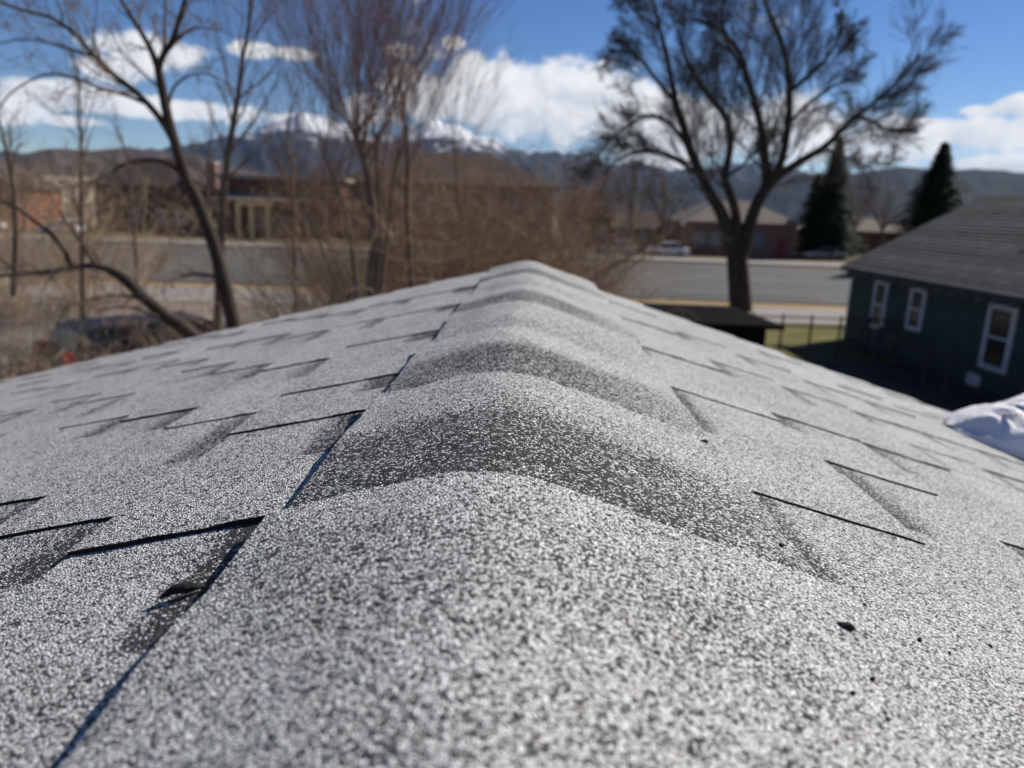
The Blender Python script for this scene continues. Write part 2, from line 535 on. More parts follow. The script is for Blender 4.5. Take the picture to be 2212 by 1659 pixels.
def strip_mesh(side, y0, y1, teeth, seed, top=.10, base_mat=None, YC=0.0):
    EXP = EXPS[side]
    """one laminated shingle. Local X along ridge, Y down the slope measured from where it emerges (0) to its butt (EXP), Z up"""
    r = random.Random(seed)
    m = MB()
    T = .30

    def nb(y):           # height of the base layer
        return .0005 + .008 * (y + .155) / .298
    nx = 5
    # base layer: top and sides, butt edge slightly uneven
    xs = [y0 + (y1 - y0) * i / nx for i in range(nx + 1)]
    bt = [EXP + r.uniform(-.0012, .0012) for _ in xs]
    topv = [(x, -top, nb(-top)) for x in xs] + [(x, b, nb(b)) for x, b in zip(xs, bt)]
    low = [(x, y, z - .0032) for x, y, z in topv]
    k = nx + 1
    vs = topv + low
    fs = [(i, i + k, i + k + 1, i + 1) for i in range(nx)]
    m.add(vs, fs, 0)
    side_f = [(k + i, 2 * k + k + i, 2 * k + k + i + 1, k + i + 1) for i in range(nx)]
    side_f += [(0, 2 * k, 3 * k, k), (nx, k + nx, 3 * k + nx, 2 * k + nx)]
    m.add(vs, side_f, 1)
    for (a, b, sk0, sk1) in teeth:
        n = 12
        L = []; Rr = []
        for i in range(n + 1):
            t = i / n
            yy = -top + .01 + (EXP + .001 - (-top + .01)) * t
            w = max(0.0, yy / EXP)
            L.append((a + sk0 * w + r.uniform(-.0010, .0010) + .0022 * mnoise.noise((yy * 40, seed, a)), yy))
            Rr.append((b + sk1 * w + r.uniform(-.0007, .0007), yy))
        h = .0029 if abs(a + YC - .368) < .01 else r.uniform(.0012, .0023)
        up = [(x, y, nb(y) + h * (1 + .5 * mnoise.noise((y * 55, a, seed)))) for x, y in L] + [(x, y, nb(y) + h) for x, y in Rr]
        dn = [(x, y, nb(y) - .0005) for x, y in L] + [(x, y, nb(y) - .0005) for x, y in Rr]
        q = n + 1
        v = up + dn
        m.add(v, [(i, i + 1, q + i + 1, q + i) for i in range(n)], 2)
        f = [(i, 2 * q + i, 2 * q + i + 1, i + 1) for i in range(n)]
        f += [(q + i, q + i + 1, 3 * q + i + 1, 3 * q + i) for i in range(n)]
        f += [(n, 2 * q + n, 3 * q + n, q + n)]
        m.add(v, f, 1)
    me = bpy.data.meshes.new('shingle')
    me.from_pydata(m.v, [], m.f)
    for mt in (base_mat or M_BASE, M_EDGE, M_TOOTH): me.materials.append(mt)
    me.polygons.foreach_set('material_index', m.m)
    me.update()
    return me


def frame_matrix(side, s, y, n=0.0):
    down, nrm, c = plane_frame(side)
    x = RD
    mt = Matrix((( x.x, down.x, nrm.x, 0), (x.y, down.y, nrm.y, 0), (x.z, down.z, nrm.z, 0), (0, 0, 0, 1)))
    mt.translation = RP(side, s, y, n)
    return mt


# exposed-course tops, down the slope from the cap, and the laminated tabs read along each course
FIRST = {-1: .134, 1: .212}
TABS = {
    (-1, 0): [(-.9, -.62), (-.50, -.34), (-.20, .03), (.09, .245), (.368, .475), (.588, .665), (.728, .93), (1.0, 1.22), (1.29, 1.50), (1.60, 1.95)],
    (-1, 1): [(-.8, -.5), (-.36, -.1), (.02, .13), (.20, .34), (.43, .535), (.680, .84), (.95, 1.20), (1.33, 1.52), (1.62, 1.95)],
    (-1, 2): [(-.8, -.5), (-.36, -.1), (.05, .22), (.30, .43), (.520, .70), (.78, .92), (1.03, 1.22), (1.33, 1.52), (1.62, 1.95)],
    (-1, 3): [(-.8, -.5), (-.30, .0), (.12, .28), (.38, .51), (.60, .74), (.832, 1.05), (1.15, 1.30), (1.43, 1.62), (1.72, 1.95)],
    (1, 0): [(-.9, -.66), (-.5, -.30), (-.18, .02), (.10, .37), (.512, .66), (.842, 1.04), (1.112, 1.35), (1.45, 1.60), (1.72, 1.95)],
    (1, 1): [(-.8, -.5), (-.36, -.1), (.02, .24), (.34, .55), (.712, .83), (.897, 1.12), (1.24, 1.45), (1.55, 1.95)],
    (1, 2): [(-.8, -.5), (-.36, -.1), (.08, .27), (.36, .50), (.618, .80), (.905, 1.10), (1.22, 1.40), (1.50, 1.95)],
}
n_sh = 0
for side in (-1, 1):
    first = FIRST[side]
    EXP = EXPS[side]
    nC = int((EAVE - first) / EXP) + 1
    for c in range(nC):
        s0 = first + c * EXP
        tabs = TABS.get((side, c))
        if tabs is None:
            tabs = []
            y = Y0 + rnd.uniform(-.1, .1)
            while y < Y1 - .05:
                w = rnd.choice((.10, .14, .17, .21, .26)) * rnd.uniform(.9, 1.1)
                tabs.append((y, min(y + w, Y1)))
                y += w + rnd.uniform(.045, .13)
        cuts = [Y0]
        y = Y0 + rnd.uniform(.3, .95)
        while y < Y1 - .15:
            ok = y
            for a, b in tabs:
                if a < y < b: ok = b + .012
            cuts.append(ok); y = ok + .985
        cuts.append(Y1)
        for k in range(len(cuts) - 1):
            a, b = cuts[k] + .0003, cuts[k + 1] - .0003
            if b - a < .05: continue
            yc = (a + b) / 2
            tt = []
            for (p, q) in tabs:
                p2, q2 = max(p, a), min(q, b)
                if q2 - p2 > .03:
                    sk = rnd.uniform(-.002, .006)
                    tt.append((p2 - yc, q2 - yc, sk if p2 == p else 0, -sk if q2 == q else 0))
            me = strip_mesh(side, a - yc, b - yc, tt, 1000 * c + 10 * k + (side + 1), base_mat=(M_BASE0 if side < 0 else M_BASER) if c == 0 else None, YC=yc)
            if side > 0:      # keep face winding outward on the right slope
                me.flip_normals()
            o = bpy.data.objects.new('shingle', me)
            col.objects.link(o)
            o.parent = roof_o
            mw = frame_matrix(side, s0, yc, rnd.uniform(0, .0006)) @ Matrix.Rotation(rnd.uniform(-.0015, .0015), 4, 'Z')
            o.matrix_local = parent_world(roof_o).inverted() @ mw
            n_sh += 1


# ridge caps: butt ends point away from us, each lapped over the next one
def cap_mesh(L, wl_, wr_, seed, rough=1.0):
    r = random.Random(seed)
    nx, ny = 30, 14
    start = -.03
    vs = []
    bl = r.uniform(-.003, .003)
    cols = []
    for i in range(nx + 1):
        t = -1 + 2 * i / nx
        t = math.copysign(abs(t) ** 1.25, t)
        cols.append(t)
    for j in range(ny + 1):
        v = start + (L - start) * j / ny
        for t in cols:
            w = wl_ if t < 0 else wr_
            w += .0016 * mnoise.noise((v * 30, seed * 1.7, t)) * (abs(t) > .9)
            s = abs(t) * w
            m_ = SL if t < 0 else SR
            rc = .045                      # rounded crown
            if s < rc: drop = m_ * (s * s / (2 * rc))
            else: drop = m_ * (s - rc / 2)
            c = 1 / math.sqrt(1 + m_ * m_)
            x = math.copysign(s * c, t)
            z = -drop * c
            f = max(0, min(1, (v - .02) / (L - .02)))
            lift = .0072 + .0040 * (1 - abs(t)) + .0026 * f + .0045 * math.sin(math.pi * min(1, f * 1.08)) * (1 - abs(t)) ** .6
            lift += .0022 * mnoise.noise((v * 14, t * 3, seed)) + .0010 * mnoise.noise((v * 45, t * 9, seed + 7))
            if seed <= 5 and t < 0: lift -= .0016 * abs(t)
            if v < 0: lift -= .005
            if t < -.8: lift += .0022 * (abs(t) - .8) / .2 * max(0, .35 + 1.3 * mnoise.noise((v * 13, 3, seed * 2.7)))
            vv = v + (.0015 * mnoise.noise((t * 14, seed, 0)) if j == ny else 0) + bl * t * (j / ny)
            vs.append((x, vv, z + lift + m_ * .0))
    k = nx + 1
    fs = []
    for j in range(ny):
        for i in range(nx):
            a = j * k + i
            fs.append((a, a + 1, a + k + 1, a + k))
    m = MB()
    m.add(vs, fs, 0, True)
    # cut edges
    T = .0042
    def skirt(idx, flip=False):
        b = [vs[q] for q in idx]; d = [(x, y, z - T) for x, y, z in b]
        n = len(b)
        f = [(i, i + 1, n + i + 1, n + i) for i in range(n - 1)]
        if flip: f = [tuple(reversed(q)) for q in f]
        m.add(b + d, f, 1)
    skirt([j * k for j in range(ny + 1)])
    skirt([j * k + nx for j in range(ny + 1)], True)
    skirt([ny * k + i for i in range(nx + 1)])
    me = bpy.data.meshes.new('ridge_cap')
    me.from_pydata(m.v, [], m.f)
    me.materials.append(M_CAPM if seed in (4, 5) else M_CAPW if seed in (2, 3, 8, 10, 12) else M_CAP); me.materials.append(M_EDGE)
    me.polygons.foreach_set('material_index', m.m)
    me.polygons.foreach_set('use_smooth', m.sm)
    me.update()
    return me


BUTTS = [-.85, -.61, -.37, -.13, .112, .353, .594, .835, 1.080, 1.32, 1.56, 1.77, 1.95]
WID = {4: (.116, .212), 5: (.118, .210), 6: (.112, .194), 7: (.113, .187), 8: (.107, .186), 9: (.112, .190), 10: (.106, .186), 11: (.110, .192), 12: (.106, .190)}
for i in range(1, len(BUTTS)):
    L = BUTTS[i] - BUTTS[i - 1]
    wl2, wr2 = WID.get(i, (.118, .208))
    me = cap_mesh(L, wl2, wr2, i)
    o = bpy.data.objects.new('ridge_cap', me)
    col.objects.link(o); o.parent = roof_o
    ang = math.atan2(RD.y, RD.x) - math.pi / 2
    base = RIDGE0 + RD * BUTTS[i - 1] + LAT * (.016 * max(0.0, min(1.0, (BUTTS[i - 1] - .3) / .9)))
    mw = Matrix.Translation(base) @ Matrix.Rotation(ang + rnd.uniform(-.006, .006), 4, 'Z')
    o.matrix_local = parent_world(roof_o).inverted() @ mw

# ------------------------------------------------------------------ small things lying on the roof
M_DEBRIS = material('black_tar_crumb', (.02, .018, .016), .9, bump=.002, bscale=300)


bpy.context.view_layer.update()
DG = bpy.context.evaluated_depsgraph_get()


def on_roof(dx, dy, side, n=0.0):
    """the point of the shingles or caps that is seen there"""
    ok, p, nn, idx, ob, mm = scene.ray_cast(DG, Vector((0, 0, H)), ray(dx, dy).normalized())
    return p + Vector((0, 0, n)) if ok else roof_at(dx, dy, side, .012)


def roof_at(dx, dy, side, n=0.0):
    r = ray(dx, dy)
    down, nrm, c = plane_frame(side)
    o = RIDGE0 + nrm * n
    t = (o - Vector((0, 0, H))).dot(nrm) / r.dot(nrm)
    return Vector((0, 0, H)) + r * t


def crumb(p, sx, sy, sz, rz, label, group=None, cat='crumb', name='tar_crumb', seed=1):
    bm = bmesh.new()
    bmesh.ops.create_icosphere(bm, subdivisions=2, radius=1.0)
    for v in bm.verts:
        f = 1 + .45 * mnoise.noise(v.co * 1.7 + Vector((seed * 3.1, 0, 0)))
        v.co = Vector((v.co.x * sx, v.co.y * sy, v.co.z * sz)) * f
    me = bpy.data.meshes.new(name); bm.to_mesh(me); bm.free()
    me.materials.append(M_DEBRIS)
    o = bpy.data.objects.new(name, me); col.objects.link(o)
    o.location = p; o.rotation_euler = (0, 0, rz)
    return tag(o, label, cat, group)


crumb(on_roof(1825, 1356, 1, .0008), .0044, .0019, .0018, -.3, 'black elongated crumb on the speckled roof right of the ridge cap', 'dark crumbs scattered on the roof')
crumb(on_roof(1986, 1385, 1, .0008), .0013, .0013, .001, .5, 'tiny round black crumb beside the elongated crumb on the right slope', 'dark crumbs scattered on the roof', seed=2)
crumb(on_roof(1688, 1180, 1, .0008), .0018, .0014, .0012, .2, 'small black crumb at the edge of the ridge cap near the dark tab notch', 'dark crumbs scattered on the roof', seed=3)
crumb(on_roof(1522, 955, 1, .0008), .0032, .0018, .0014, -.2, 'dark crumb far along the right edge of the ridge cap', 'dark crumbs scattered on the roof', seed=4)
crumb(on_roof(1885, 1470, 1, .0008), .0011, .0011, .001, 0, 'black speck lower down the right slope below the elongated crumb', 'dark crumbs scattered on the roof', seed=5)

for k in range(6):
    dx_, dy_ = rnd.uniform(1820, 2200), rnd.uniform(1230, 1600)
    if dy_ < 1000 + (dx_ - 1700) * .45: continue
    sz = rnd.uniform(.0006, .0011)
    crumb(on_roof(dx_, dy_, 1, .0003), sz * 1.3, sz, sz, rnd.uniform(0, 3), 'tiny black speck among the pale granules on the lower right slope', 'black specks on the lower right slope', seed=20 + k)

# curled scrap under the lifted left edge of the cap
dp = on_roof(396, 1292, -1, .0005)
sc_ = MB()
pts = [dp + Vector((-.010, -.002, 0)), dp + Vector((-.005, .001, .003)), dp + Vector((.001, .002, .004)), dp + Vector((.008, .005, .003))]
sc_.tube(pts, [.0008, .0024, .0030, .0008], 6)
o = sc_.build('shingle_scrap', M_DEBRIS)
tag(o, 'curled black scrap wedged under the left edge of the nearest ridge cap', 'scrap')

# pale blue flake on the right edge
o = crumb(on_roof(2003, 858, 1, .0008), .010, .007, .004, .4, 'pale blue plastic flake at the far right rim of the roof', None, 'flake', 'plastic_flake', 8)
o.data.materials[0] = material('pale_blue_plastic', (.45, .62, .72), .4, .5)

# ------------------------------------------------------------------ white bag
def bag():
    M_BAG = material('white_plastic_film', (.80, .785, .79), .5, .35, bump=.003, bscale=28)
    down, nrm, c = plane_frame(1)
    base = RP(1, 1.090, 1.47, .010)
    e = empty('plastic_bag', base, 'crumpled white plastic bag with looped handles lying on the right roof slope', 'bag')
    nu, nv = 72, 40
    vs = []; fs = []
    A = down.normalized(); B = RD; Nn = nrm

    def surf(u, v):
        # u 0..1 along the length (down the slope), v 0..1 over the top
        x = -.115 + u * .46
        w = .085 + .075 * min(1, u * 2.2)
        h = .050 * min(1, (u / .16) ** .5) + .075 * math.exp(-((u - .42) / .20) ** 2) + .03 * u
        q = math.pi * v
        end = math.sin(math.pi * min(1, max(0, u / .10 if u < .10 else (1 - u) / .10 if u > .9 else 1)) / 2)
        yy = -math.cos(q) * w * (.35 + .65 * end)
        zz = (math.sin(q) ** .75) * h * (.15 + .85 * end)
        cr = .011 * mnoise.noise((u * 7, v * 3, 1.3)) + .018 * abs(mnoise.noise((u * 11 + v * 4, v * 5, 5.2))) + .006 * abs(mnoise.noise((u * 26, v * 12 + u * 9, 2.2)))
        # a deep fold on the side towards us
        fold = -.030 * math.exp(-((u - .43) / .10) ** 2) * math.exp(-((v - .30) / .16) ** 2)
        zz += (cr + fold) * math.sin(q)
        yy += .02 * math.exp(-((u - .43) / .10) ** 2) * math.exp(-((v - .28) / .18) ** 2)
        return base + A * x + B * yy + Nn * max(0.0, zz)
    for i in range(nu + 1):
        for j in range(nv + 1):
            vs.append(surf(i / nu, j / nv))
    for i in range(nu):
        for j in range(nv):
            a = i * (nv + 1) + j
            fs.append((a, a + nv + 1, a + nv + 2, a + 1))
    m = MB(); m.add(vs, fs, 0, True)
    m.build('film', M_BAG, e)

    for k, (u0, u1, v0, v1) in enumerate(((.13, .25, .42, .16), (.20, .34, .60, .30))):
        hm = MB()
        n = 14
        va = []
        for i in range(n + 1):
            t = i / n
            u = u0 + (u1 - u0) * t; v = v0 + (v1 - v0) * t
            p = surf(u, v) + Nn * (.006 + .010 * math.sin(math.pi * t)) - B * .012 * math.sin(math.pi * t)
            for s in (-1, 1):
                va.append(p + A * s * .006 + Nn * s * .003)
        top = [p + Nn * .0016 for p in va]
        ff = []
        for i in range(n):
            a = i * 2
            ff += [(a, a + 2, a + 3, a + 1)]
        nn = len(va)
        hm.add(va + top, [tuple(reversed(f)) for f in ff] + [tuple(x + nn for x in f) for f in ff]
               + [(i * 2, nn + i * 2, nn + i * 2 + 2, i * 2 + 2) for i in range(n)] + [(i * 2 + 1, i * 2 + 3, nn + i * 2 + 3, nn + i * 2 + 1) for i in range(n)], 0, True)
        hm.build('handle', M_BAG, e)


bag()

# ------------------------------------------------------------------ buildings
M_GLASS = material('dark_glass', (.012, .014, .018), .12, .35)
M_WHITE = material('white_trim', (.58, .58, .60), .6, vscale=4)


def window(parent, axis, c, w, z0, z1, plane, out, frame_mat, glass=M_GLASS, fw=.09, rail=True):
    """sash window on a wall plane. axis 'x': the wall runs along x at y=plane; axis 'y': along y at x=plane; out=+-1 faces outwards"""
    def bx(m, a0, a1, b0, b1, d0, d1):
        lo, hi = sorted((plane + out * d0, plane + out * d1))
        if axis == 'x': m.box(a0, a1, lo, hi, b0, b1)
        else: m.box(lo, hi, a0, a1, b0, b1)
    f = MB()
    bx(f, c - w / 2 - fw, c - w / 2, z0 - fw, z1 + fw, .002, .06)
    bx(f, c + w / 2, c + w / 2 + fw, z0 - fw, z1 + fw, .002, .06)
    bx(f, c - w / 2, c + w / 2, z1, z1 + fw, .002, .055)
    bx(f, c - w / 2, c + w / 2, z0 - fw, z0, .002, .085)
    if rail: bx(f, c - w / 2, c + w / 2, (z0 + z1) / 2 - .03, (z0 + z1) / 2 + .03, .002, .045)
    fo = f.build('window', frame_mat, parent)
    g_ = MB(); bx(g_, c - w / 2, c + w / 2, z0, z1, .004, .02)
    g_.build('pane', glass, fo)
    return fo


def gable_roof(parent, x0, x1, y0, y1, ze, zr, axis, mat, th=.16, hip=0.0):
    """sloping slabs; axis is the ridge direction; hip shortens the ridge at both ends"""
    m = MB()
    if axis == 'y':
        xc = (x0 + x1) / 2
        lo = [(x0, y0, ze), (x1, y0, ze), (x1, y1, ze), (x0, y1, ze)]
        rg = [(xc, y0 + hip, zr), (xc, y1 - hip, zr)]
        top = [(0, 4, 5, 3), (1, 2, 5, 4), (0, 1, 4), (2, 3, 5)]
    else:
        yc = (y0 + y1) / 2
        lo = [(x0, y0, ze), (x1, y0, ze), (x1, y1, ze), (x0, y1, ze)]
        rg = [(x0 + hip, yc, zr), (x1 - hip, yc, zr)]
        top = [(0, 1, 5, 4), (2, 3, 4, 5), (0, 4, 3), (1, 2, 5)]
    dn = [(x, y, z - th) for x, y, z in lo]
    vs = lo + rg + dn
    m.add(vs, top + [(0, 6, 7, 1), (1, 7, 8, 2), (2, 8, 9, 3), (3, 9, 6, 0), (6, 9, 8, 7)])
    return m.build('roof', mat, parent)


# --- the green neighbour on the right
M_GREEN = material('dark_green_siding', (.052, .074, .066), .8, .12, vscale=1.5)
M_GSHIN = material('grey_roof_shingle', (.050, .052, .052), .95, .1, var=(.095, .097, .096), vscale=2.2, bump=.004, bscale=80)
M_GSHIN2 = material('grey_roof_shingle_pale', (.070, .072, .071), .95, .1, var=(.125, .127, .125), vscale=3, bump=.004, bscale=80)
M_GSHIN3 = material('grey_roof_shingle_dark', (.036, .037, .040), .95, .1, var=(.070, .071, .073), vscale=3, bump=.004, bscale=80)
gh = empty('green_house', (16.5, 18.0, 0), 'dark green single storey house with grey shingled gable roof and white sash windows', 'house')
gx0, gx1, gy0, gy1 = 12.1, 20.9, 9.0, 25.8
w = MB(); w.box(gx0, gx1, gy0, gy1, -.3, 2.72)
zr, ze = 5.25, 2.60
w.add([(gx0, gy1 - .01, 2.72), (gx1, gy1 - .01, 2.72), (16.5, gy1 - .01, 5.0), (gx0, gy0 + .01, 2.72), (gx1, gy0 + .01, 2.72), (16.5, gy0 + .01, 5.0)], [(1, 0, 2), (3, 4, 5)])
wo_ = w.build('wall', M_GREEN, gh)
# corner board and skirting
cb = MB(); cb.box(gx0 - .025, gx0 - .002, gy1 - .12, gy1 + .02, -.3, 2.6)
cb.build('corner_board', material('pale_green_trim', (.16, .24, .20), .7), gh)
sk = MB(); sk.box(gx0 - .03, gx0 - .003, gy0, gy1 - .14, -.3, .12)
sk.build('skirting', material('dark_foundation', (.03, .035, .045), .9), gh)
# boards of the siding
for i in range(14):
    b_ = MB(); z = .13 + i * .178
    b_.hexa([(gx0 - .018, gy0, z), (gx0 - .001, gy0, z), (gx0 - .001, gy1 - .14, z), (gx0 - .018, gy1 - .14, z),
             (gx0 - .006, gy0, z + .174), (gx0 - .001, gy0, z + .174), (gx0 - .001, gy1 - .14, z + .174), (gx0 - .006, gy1 - .14, z + .174)])
    b_.build('plank', M_GREEN, wo_)
for c_, wd, z0, z1 in ((23.55, .62, .86, 2.22), (21.35, .58, 1.18, 2.22), (17.55, .80, .80, 2.20), (12.6, .8, .8, 2.2)):
    window(gh, 'y', c_, wd, z0, z1, gx0 - .018, -1, M_WHITE, fw=.12)
groof = MB()
sl = (zr - ze) / (16.5 - 11.77)
prof_ = [(11.77, ze), (16.5, zr), (21.23, ze), (21.23, ze - .13), (16.5, zr - .15), (11.77, ze - .13)]
n = len(prof_)
vs = [(x, 8.6, z) for x, z in prof_] + [(x, 26.15, z) for x, z in prof_]
groof.add(vs, [(i, (i + 1) % n, n + (i + 1) % n, n + i) for i in range(n)] + [(5, 4, 1, 0), (4, 3, 2, 1), (n + 0, n + 1, n + 4, n + 5), (n + 1, n + 2, n + 3, n + 4)])
groof_o = groof.build('roof', M_GSHIN, gh)
# courses of shingles, each a raised strip with tabs
L_ = math.hypot(16.5 - 11.77, zr - ze)
ux, uz = (16.5 - 11.77) / L_, (zr - ze) / L_
nx_, nz_ = -uz, ux
ncs = 26
for i in range(ncs):
    for side in (0, 1):
        if side and i % 1: continue
        d0, d1 = i * L_ / ncs, min(L_, (i + 1.05) * L_ / ncs)
        m = MB()
        def P(d, h, y):
            x = 11.77 + ux * d + nx_ * h; z = ze + uz * d + nz_ * h
            return (x if side == 0 else 33.0 - x, y, z)
        if side == 0:
            m.hexa([P(d0, .003, 8.6), P(d1, .003, 8.6), P(d1, .003, 26.15), P(d0, .003, 26.15),
                    P(d0, .024, 8.6), P(d1, .006, 8.6), P(d1, .006, 26.15), P(d0, .024, 26.15)])
        else:
            m.hexa([P(d1, .003, 8.6), P(d0, .003, 8.6), P(d0, .003, 26.15), P(d1, .003, 26.15),
                    P(d1, .006, 8.6), P(d0, .026, 8.6), P(d0, .026, 26.15), P(d1, .006, 26.15)])
        m.build('shingle', (M_GSHIN, M_GSHIN2, M_GSHIN, M_GSHIN3)[(i * 7 + i // 3) % 4], groof_o)
M_GREYW = material('weathered_grey_wood', (.16, .16, .17), .85)
# rafter tails, vent
for i in range(28):
    y = 9.0 + i * .61
    m = MB(); m.box(11.74, 12.06, y, y + .06, 2.33, 2.46)
    m.build('rafter_tail', M_GREYW, gh)
vp = MB(); vp.tube([(14.35, 20.0, 3.95), (14.35, 20.0, 4.42)], [.045, .045], 10); vp.build('vent_pipe', material('black_pipe', (.02, .02, .02), .5), gh)
mt_ = MB(); mt_.box(11.98, 12.07, 17.9, 18.35, .15, .45)
mt_.build('utility_box', M_WHITE, gh)

# --- low black shed
sh = empty('shed', (3.6, 15.1, 0), 'low black flat roofed shed in shade behind the right slope of the roof', 'shed')
M_BLACK = material('black_felt', (.006, .006, .007), 1.0, .02)
m = MB(); m.box(2.4, 5.0, 13.95, 16.3, -.02, 2.08); m.build('wall', M_BLACK, sh)
m = MB(); m.hexa([(2.2, 13.8, 2.08), (5.3, 13.8, 2.08), (5.05, 16.45, 2.08), (2.2, 16.45, 2.08), (2.2, 13.8, 2.16), (5.3, 13.8, 2.16), (5.05, 16.45, 2.20), (2.2, 16.45, 2.20)])
m.build('roof', M_BLACK, sh)
m = MB(); m.box(3.2, 4.1, 13.90, 13.948, 0, 1.95); m.build('door', M_BLACK, sh)

# --- metal fence between shed and green house
M_IRON = material('dark_iron', (.02, .022, .02), .5, .4)
fe = empty('rail_fence', (8.6, 22.0, 0), 'dark metal rail fence on the lawn between black shed and green house', 'fence')
for z in (.28, .95, 1.22):
    m = MB(); m.box(5.6, 12.0, 21.98, 22.02, z, z + .045); m.build('rail', M_IRON, fe)
for i in range(8):
    m = MB(); x = 5.6 + i * .9; m.box(x, x + .05, 21.9, 21.95, 0, 1.35); m.build('post', M_IRON, fe)
fe2 = empty('post_fence', (10.9, 16.0, 0), 'grey posts and boards of a low fence along the foot of the green house', 'fence')
M_DIMW = material('dim_grey_wood', (.05, .05, .055), .85)
for i, y in enumerate((21.2, 18.6, 17.6, 14.9, 12.6)):
    m = MB(); m.box(11.0, 11.09, y, y + .09, -.02, 1.15); m.build('post', M_DIMW, fe2)
for z in (.35, .9):
    m = MB(); m.box(11.02, 11.06, 12.6, 21.3, z, z + .06); m.build('rail', M_IRON, fe2)

# --- buildings across the street
M_BRICK = material('red_brown_brick', (.085, .038, .028), .9, .15, var=(.12, .055, .04), vscale=1.3, bump=.01, bscale=15)
M_ORANGE = material('orange_board', (.16, .065, .038), .85, .15, var=(.22, .09, .055), vscale=1.5)
M_BROWNROOF = material('brown_shingle', (.055, .042, .038), .92, .1, var=(.08, .062, .056), vscale=3)
M_GREYROOF = material('grey_shingle', (.13, .11, .09), .92, .1, var=(.17, .145, .12), vscale=3)
M_TAN = material('yellow_tan_paint', (.80, .56, .27), .75, .2)
M_DWALL = material('umber_wall', (.075, .05, .04), .9, .1, var=(.12, .08, .06), vscale=2)
M_PALEWALL = material('pale_wall', (.45, .42, .38), .85, .1)
M_PINKBRICK = material('rosy_brick', (.16, .095, .08), .9, .1)
M_UMBER = material('umber_trim', (.13, .10, .085), .8)
M_CURT = material('grey_window', (.10, .12, .15), .25, .5)


def simple_house(x0, x1, y0, y1, zwall, zridge, wall, roofm, label, wins=(), axis='x', hip=0.0, over=.5, door=None, name='house', z0=0.0):
    e = empty(name, ((x0 + x1) / 2, (y0 + y1) / 2, 0), label, 'house')
    m = MB(); m.box(x0, x1, y0, y1, -.02, zwall)
    if hip == 0:
        if axis == 'x':
            yc = (y0 + y1) / 2
            for x, f in ((x0, (0, 1, 2)), (x1, (2, 1, 0))):
                m.add([(x, y0, zwall), (x, y1, zwall), (x, yc, zridge - .2)], [f])
        else:
            xc = (x0 + x1) / 2
            for y, f in ((y0, (0, 1, 2)), (y1, (2, 1, 0))):
                m.add([(x0, y, zwall), (x1, y, zwall), (xc, y, zridge - .2)], [f])
    m.build('wall', wall, e)
    gable_roof(e, x0 - over, x1 + over, y0 - over, y1 + over, zwall + .05, zridge, axis, roofm, hip=hip)
    for (cx, wd, a, b) in wins:
        window(e, 'x', cx, wd, a, b, y0, -1, M_UMBER, M_CURT, fw=.14)
    if door:
        cx, dm = door
        d = MB(); d.box(cx - .5, cx + .5, y0 - .06, y0 - .003, 0, 2.15); d.build('door', dm, e)
    return e


def X(dx, dy, y): return at(dx, dy, y).x


def Z(dx, dy, y): return at(dx, dy, y).z


# far left orange house
yb = 88.0
simple_house(X(-260, 440, yb), X(34, 440, yb), yb, yb + 9, Z(20, 405, yb), Z(20, 352, yb) + 1.2, M_ORANGE, M_BROWNROOF,
             'orange boarded house with pale porch at the far left edge across the street', wins=[(X(12, 420, yb) - 3, 1.2, 1.2, 2.6)], axis='y')
# brown house with the broad dark roof
e = simple_house(X(205, 430, yb), X(425, 430, yb), yb, yb + 10, Z(320, 402, yb), Z(320, 345, yb) + .4, M_DWALL, M_BROWNROOF,
                 'dark brown house with broad hipped roof behind the leaning bare tree', hip=5.2,
                 wins=[(X(290, 430, yb), 1.3, 1.2, 2.7), (X(345, 430, yb), 1.1, 1.2, 2.7), (X(388, 430, yb), 1.1, 1.2, 2.7)], door=(X(318, 430, yb), M_DWALL))
m = MB(); cxm = X(440, 380, yb)
m.box(cxm - .55, cxm + .55, yb + 2, yb + 3.1, 0, Z(440, 350, yb)); m.build('chimney', M_PINKBRICK, e)
m = MB(); m.box(cxm - .65, cxm + .65, yb + 1.9, yb + 3.2, Z(440, 350, yb), Z(440, 350, yb) + .2); m.build('chimney_cap', M_PALEWALL, e)
# long brick building with a tan-posted porch
yc_ = 86.0
x0, x1 = X(475, 400, yc_), X(735, 400, yc_)
e = empty('porch_house', ((x0 + x1) / 2, yc_ + 5, 0), 'long brick house with grey porch roof on tan wooden posts', 'house')
m = MB(); m.box(x0, x1, yc_, yc_ + 10, -.02, Z(600, 388, yc_)); m.build('wall', M_BRICK, e)
m = MB(); m.box(x0 - .6, x1 + .6, yc_ - .6, yc_ + 10.6, Z(600, 388, yc_), Z(600, 380, yc_)); m.build('roof', material('light_gravel_roof', (.25, .22, .19), .9), e)
zp = Z(560, 432, yc_ - 3)
pr = MB(); pr.hexa([(x0 + .3, yc_ - 3.4, zp - .15), (x1 - 3, yc_ - 3.4, zp - .15), (x1 - 3, yc_ - .01, zp + .75), (x0 + .3, yc_ - .01, zp + .75),
                    (x0 + .3, yc_ - 3.4, zp), (x1 - 3, yc_ - 3.4, zp), (x1 - 3, yc_ - .01, zp + .95), (x0 + .3, yc_ - .01, zp + .95)])
pr.build('porch_roof', M_GREYROOF, e)
for dx in (515, 543, 578, 640):
    xp = X(dx, 460, yc_ - 3)
    m = MB(); m.box(xp - .22, xp + .22, yc_ - 3.2, yc_ - 2.76, -.02, zp - .17); m.build('porch_post', M_TAN, e)
m = MB(); m.box(X(512, 436, yc_ - 3), X(590, 436, yc_ - 3), yc_ - 3.24, yc_ - 2.74, zp - .62, zp - .16); m.build('porch_beam', M_TAN, e)
